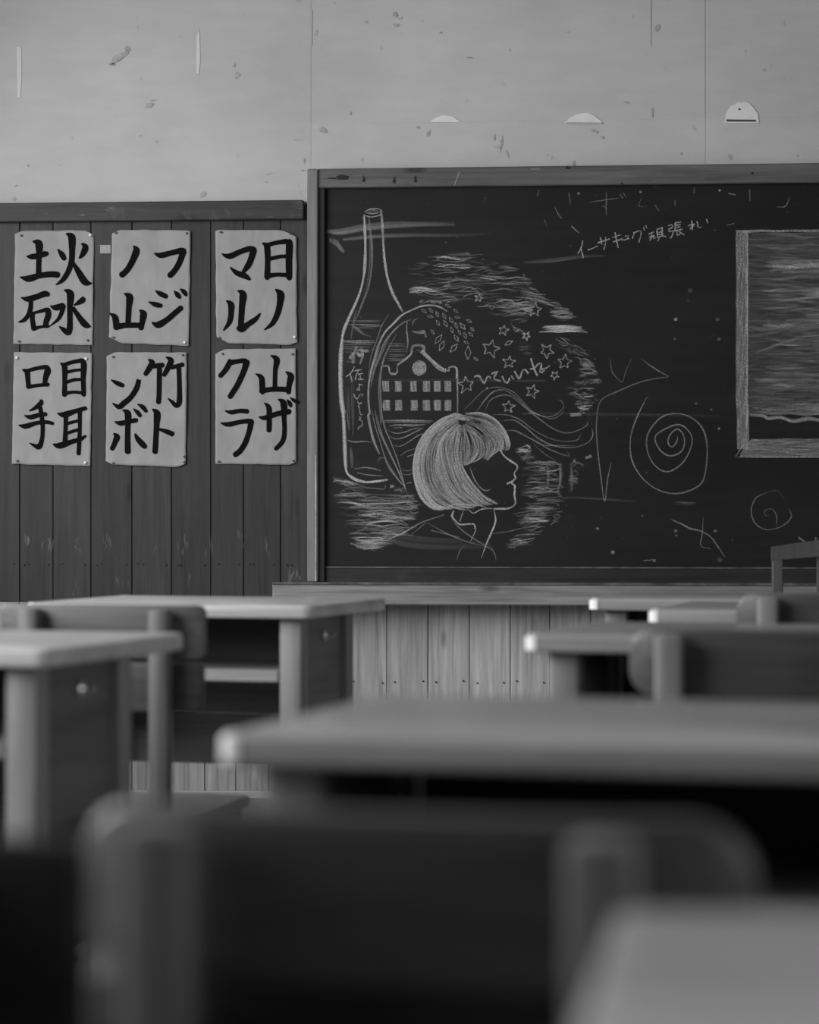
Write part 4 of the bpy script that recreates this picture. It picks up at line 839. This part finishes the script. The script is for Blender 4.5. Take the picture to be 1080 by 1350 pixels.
def curved_plank(w_, h, t, bow, r, nseg=16):
    """back plank in the XZ plane, bowed towards +y at its ends, rounded corners"""
    bm = round_slab(w_ / 2, h / 2, t, r, .004, 6)
    # cut along x so that it can bend
    for i in range(1, nseg):
        x = -w_ / 2 + w_ * i / nseg
        g = bm.verts[:] + bm.edges[:] + bm.faces[:]
        bmesh.ops.bisect_plane(bm, geom=g, plane_co=(x, 0, 0), plane_no=(1, 0, 0))
    bmesh.ops.rotate(bm, matrix=Matrix.Rotation(R(90), 3, 'X'), verts=bm.verts[:])   # now thickness along -y
    for v in bm.verts: v.co.y += bow * abs(2 * v.co.x / w_) ** 3.5
    return bm
def make_chair(label, up=None, low=None, leg=None, zs=1.0, wd=.34, dx=0.0, solid=False, r=.034, bow=.022, lift=0.0):
    c = thing('school_chair', label, 'chair', group='wooden pupils\' chairs')
    up = up or M['chair']; low = low or M['chair_low']; leg = leg or M['chair_post']
    H = .69
    for sx in (-1, 1):
        x = sx * (.080 if solid else .112) + dx
        obj('back_post', bbox(x - .017, x + .017, -.190, -.1575, 0, (H - .006) * zs, bev=.006, seg=2), leg, c)
        obj('leg', bbox(x * 1.15 - .016, x * 1.15 + .016, .13, .162, 0, .331, bev=.004, seg=2), leg, c)
        obj('side_rail', bbox(x * 1.07 - .010, x * 1.07 + .010, -.158, .13, .295, .331, bev=.002), leg, c, smooth=False)
        obj('stretcher', bbox(x * 1.07 - .009, x * 1.07 + .009, -.158, .13, .10, .13, bev=.002), leg, c, smooth=False)
    b = curved_plank(wd, .34 if solid else .088, .018, 0 if solid else bow, .012 if solid else r); obj('backrest', b, up, c, (0, -.140, (H - (.17 if solid else .044)) * zs))
    if not solid: b = curved_plank(wd - .006, .080, .018, bow, .012); obj('lower_backrest', b, low, c, (0, -.140, (H - .1325 + lift) * zs))
    s = round_slab(.105 if solid else .150, .175, .018, .02, .004); obj('seat', s, leg, c, (0, .018, .331))
    obj('front_rail', bbox(-.07 if solid else -.112, .07 if solid else .112, .136, .154, .285, .331, bev=.002), leg, c, smooth=False)
    return c
def put(o, corner_local, pt, ang):
    """stand o on the floor so that its local corner comes under the world point pt"""
    rz = YAW - R(ang); c_, s_ = math.cos(rz), math.sin(rz); x, y = corner_local
    o.rotation_euler = (0, 0, rz); o.location = (pt.x - (c_ * x - s_ * y), pt.y - (s_ * x + c_ * y), 0)
def depth_z(py, h): return (CZ - h) * F / (py - 675)
def desk(label, px, py, side, far=False, ang=14.0, **k):
    d = make_desk(label, **k); Z = depth_z(py, DH)
    put(d, (side * .285, .23 if far else -.23), at_depth(px, py, Z), ang); return d
def chair(label, px, py, side, ang=14.0, h=.69, **k):
    c = make_chair(label, zs=h / .69, **k); hw = k.get('wd', .34) / 2; Z = depth_z(py, h)
    put(c, (side * hw, -.15), at_depth(px, py, Z), ang); return c
desk('wooden school desk at the far left, in front of the calligraphy sheets', 410, 799, 1, ang=17, top='top_lit')
desk('wooden school desk cut by the left edge, with a shiny bag hook', 62, 856, 1, ang=17, top='top_lit')
desk('nearest wide-seen wooden desk across the middle, its pale left corner glinting', 284, 968, -1, ang=15.5)
desk('wooden desk on the right with its dark book shelf open', 690, 837, -1, ang=16)
desk('wooden desk at the right, just behind the rounded chair back near the board', 854, 804, -1, ang=15)
desk('farthest wooden desk, a thin pale strip below the chalk tray', 776, 789, -1, ang=13)
desk('very near blurred pale desk top in the bottom right corner', 812, 1196, -1, far=True, ang=7.5, top='top_lit')
chair('wooden chair with two back planks at the left, pushed under the far desk', 268, 798, 1, ang=14, wd=.352, r=.014, bow=.012)
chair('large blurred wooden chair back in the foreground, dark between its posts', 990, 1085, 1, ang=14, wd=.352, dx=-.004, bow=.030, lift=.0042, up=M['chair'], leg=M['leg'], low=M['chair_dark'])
chair('wooden chair with a rounded back tucked under the right-hand desk', 827, 828, -1, ang=14, up=M['chair_mid'], leg=M['leg'])
chair('small far wooden chair with a rounded back at the right edge', 969, 781, -1, ang=14, h=.705, up=M['chair_mid'], leg=M['leg'])
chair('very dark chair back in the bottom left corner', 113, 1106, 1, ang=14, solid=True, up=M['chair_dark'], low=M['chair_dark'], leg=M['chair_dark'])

# ------------------------------------------------------------------ the teacher's chair close to the blackboard
Zt = 6.5; p = at_depth(1018, 721, Zt)
tc = thing('spindle_chair', 'plain square-framed chair back standing before the blackboard at the right edge', 'chair', (p.x, p.y, 0), YAW - R(4))
kk = Zt / F
m_t = M['tchair'] 
ht = p.z
for x in (0, .44 - .028):
    obj('back_post', bbox(x, x + .027, -.014, .014, 0, ht - .006, bev=.003), m_t, tc)
bm = bmesh.new(); n_ = 14
for i in range(n_):       # arched crest rail
    for (yy, zz) in ((-.016, 0), (.016, 0)): pass
prof = []
for i in range(n_ + 1):
    u = i / n_; x = .44 * u - .001; arch = .022 * math.sin(math.pi * u)
    prof.append([bm.verts.new((x, a, b)) for a, b in ((-.015, ht - .034 + arch * .6), (.015, ht - .034 + arch * .6), (.015, ht + arch), (-.015, ht + arch))])
for a, b in zip(prof[:-1], prof[1:]):
    for q in range(4): bm.faces.new((a[q], a[(q + 1) % 4], b[(q + 1) % 4], b[q]))
bm.faces.new(prof[0]); bm.faces.new(list(reversed(prof[-1]))); bmesh.ops.recalc_face_normals(bm, faces=bm.faces[:])
obj('crest_rail', bm, m_t, tc, smooth=False)
for x in (.112, .2, .288): obj('spindle', bbox(x, x + .02, -.008, .008, .45, ht - .018, bev=.002), m_t, tc)
obj('lower_rail', bbox(.02, .42, -.012, .012, .43, .46, bev=.003), m_t, tc)
obj('seat', round_slab(.215, .20, .022, .02, .004), m_t, tc, (.22, .19, .40))
for x in (.03, .385): obj('leg', bbox(x, x + .03, .33, .36, 0, .40, bev=.003), m_t, tc)
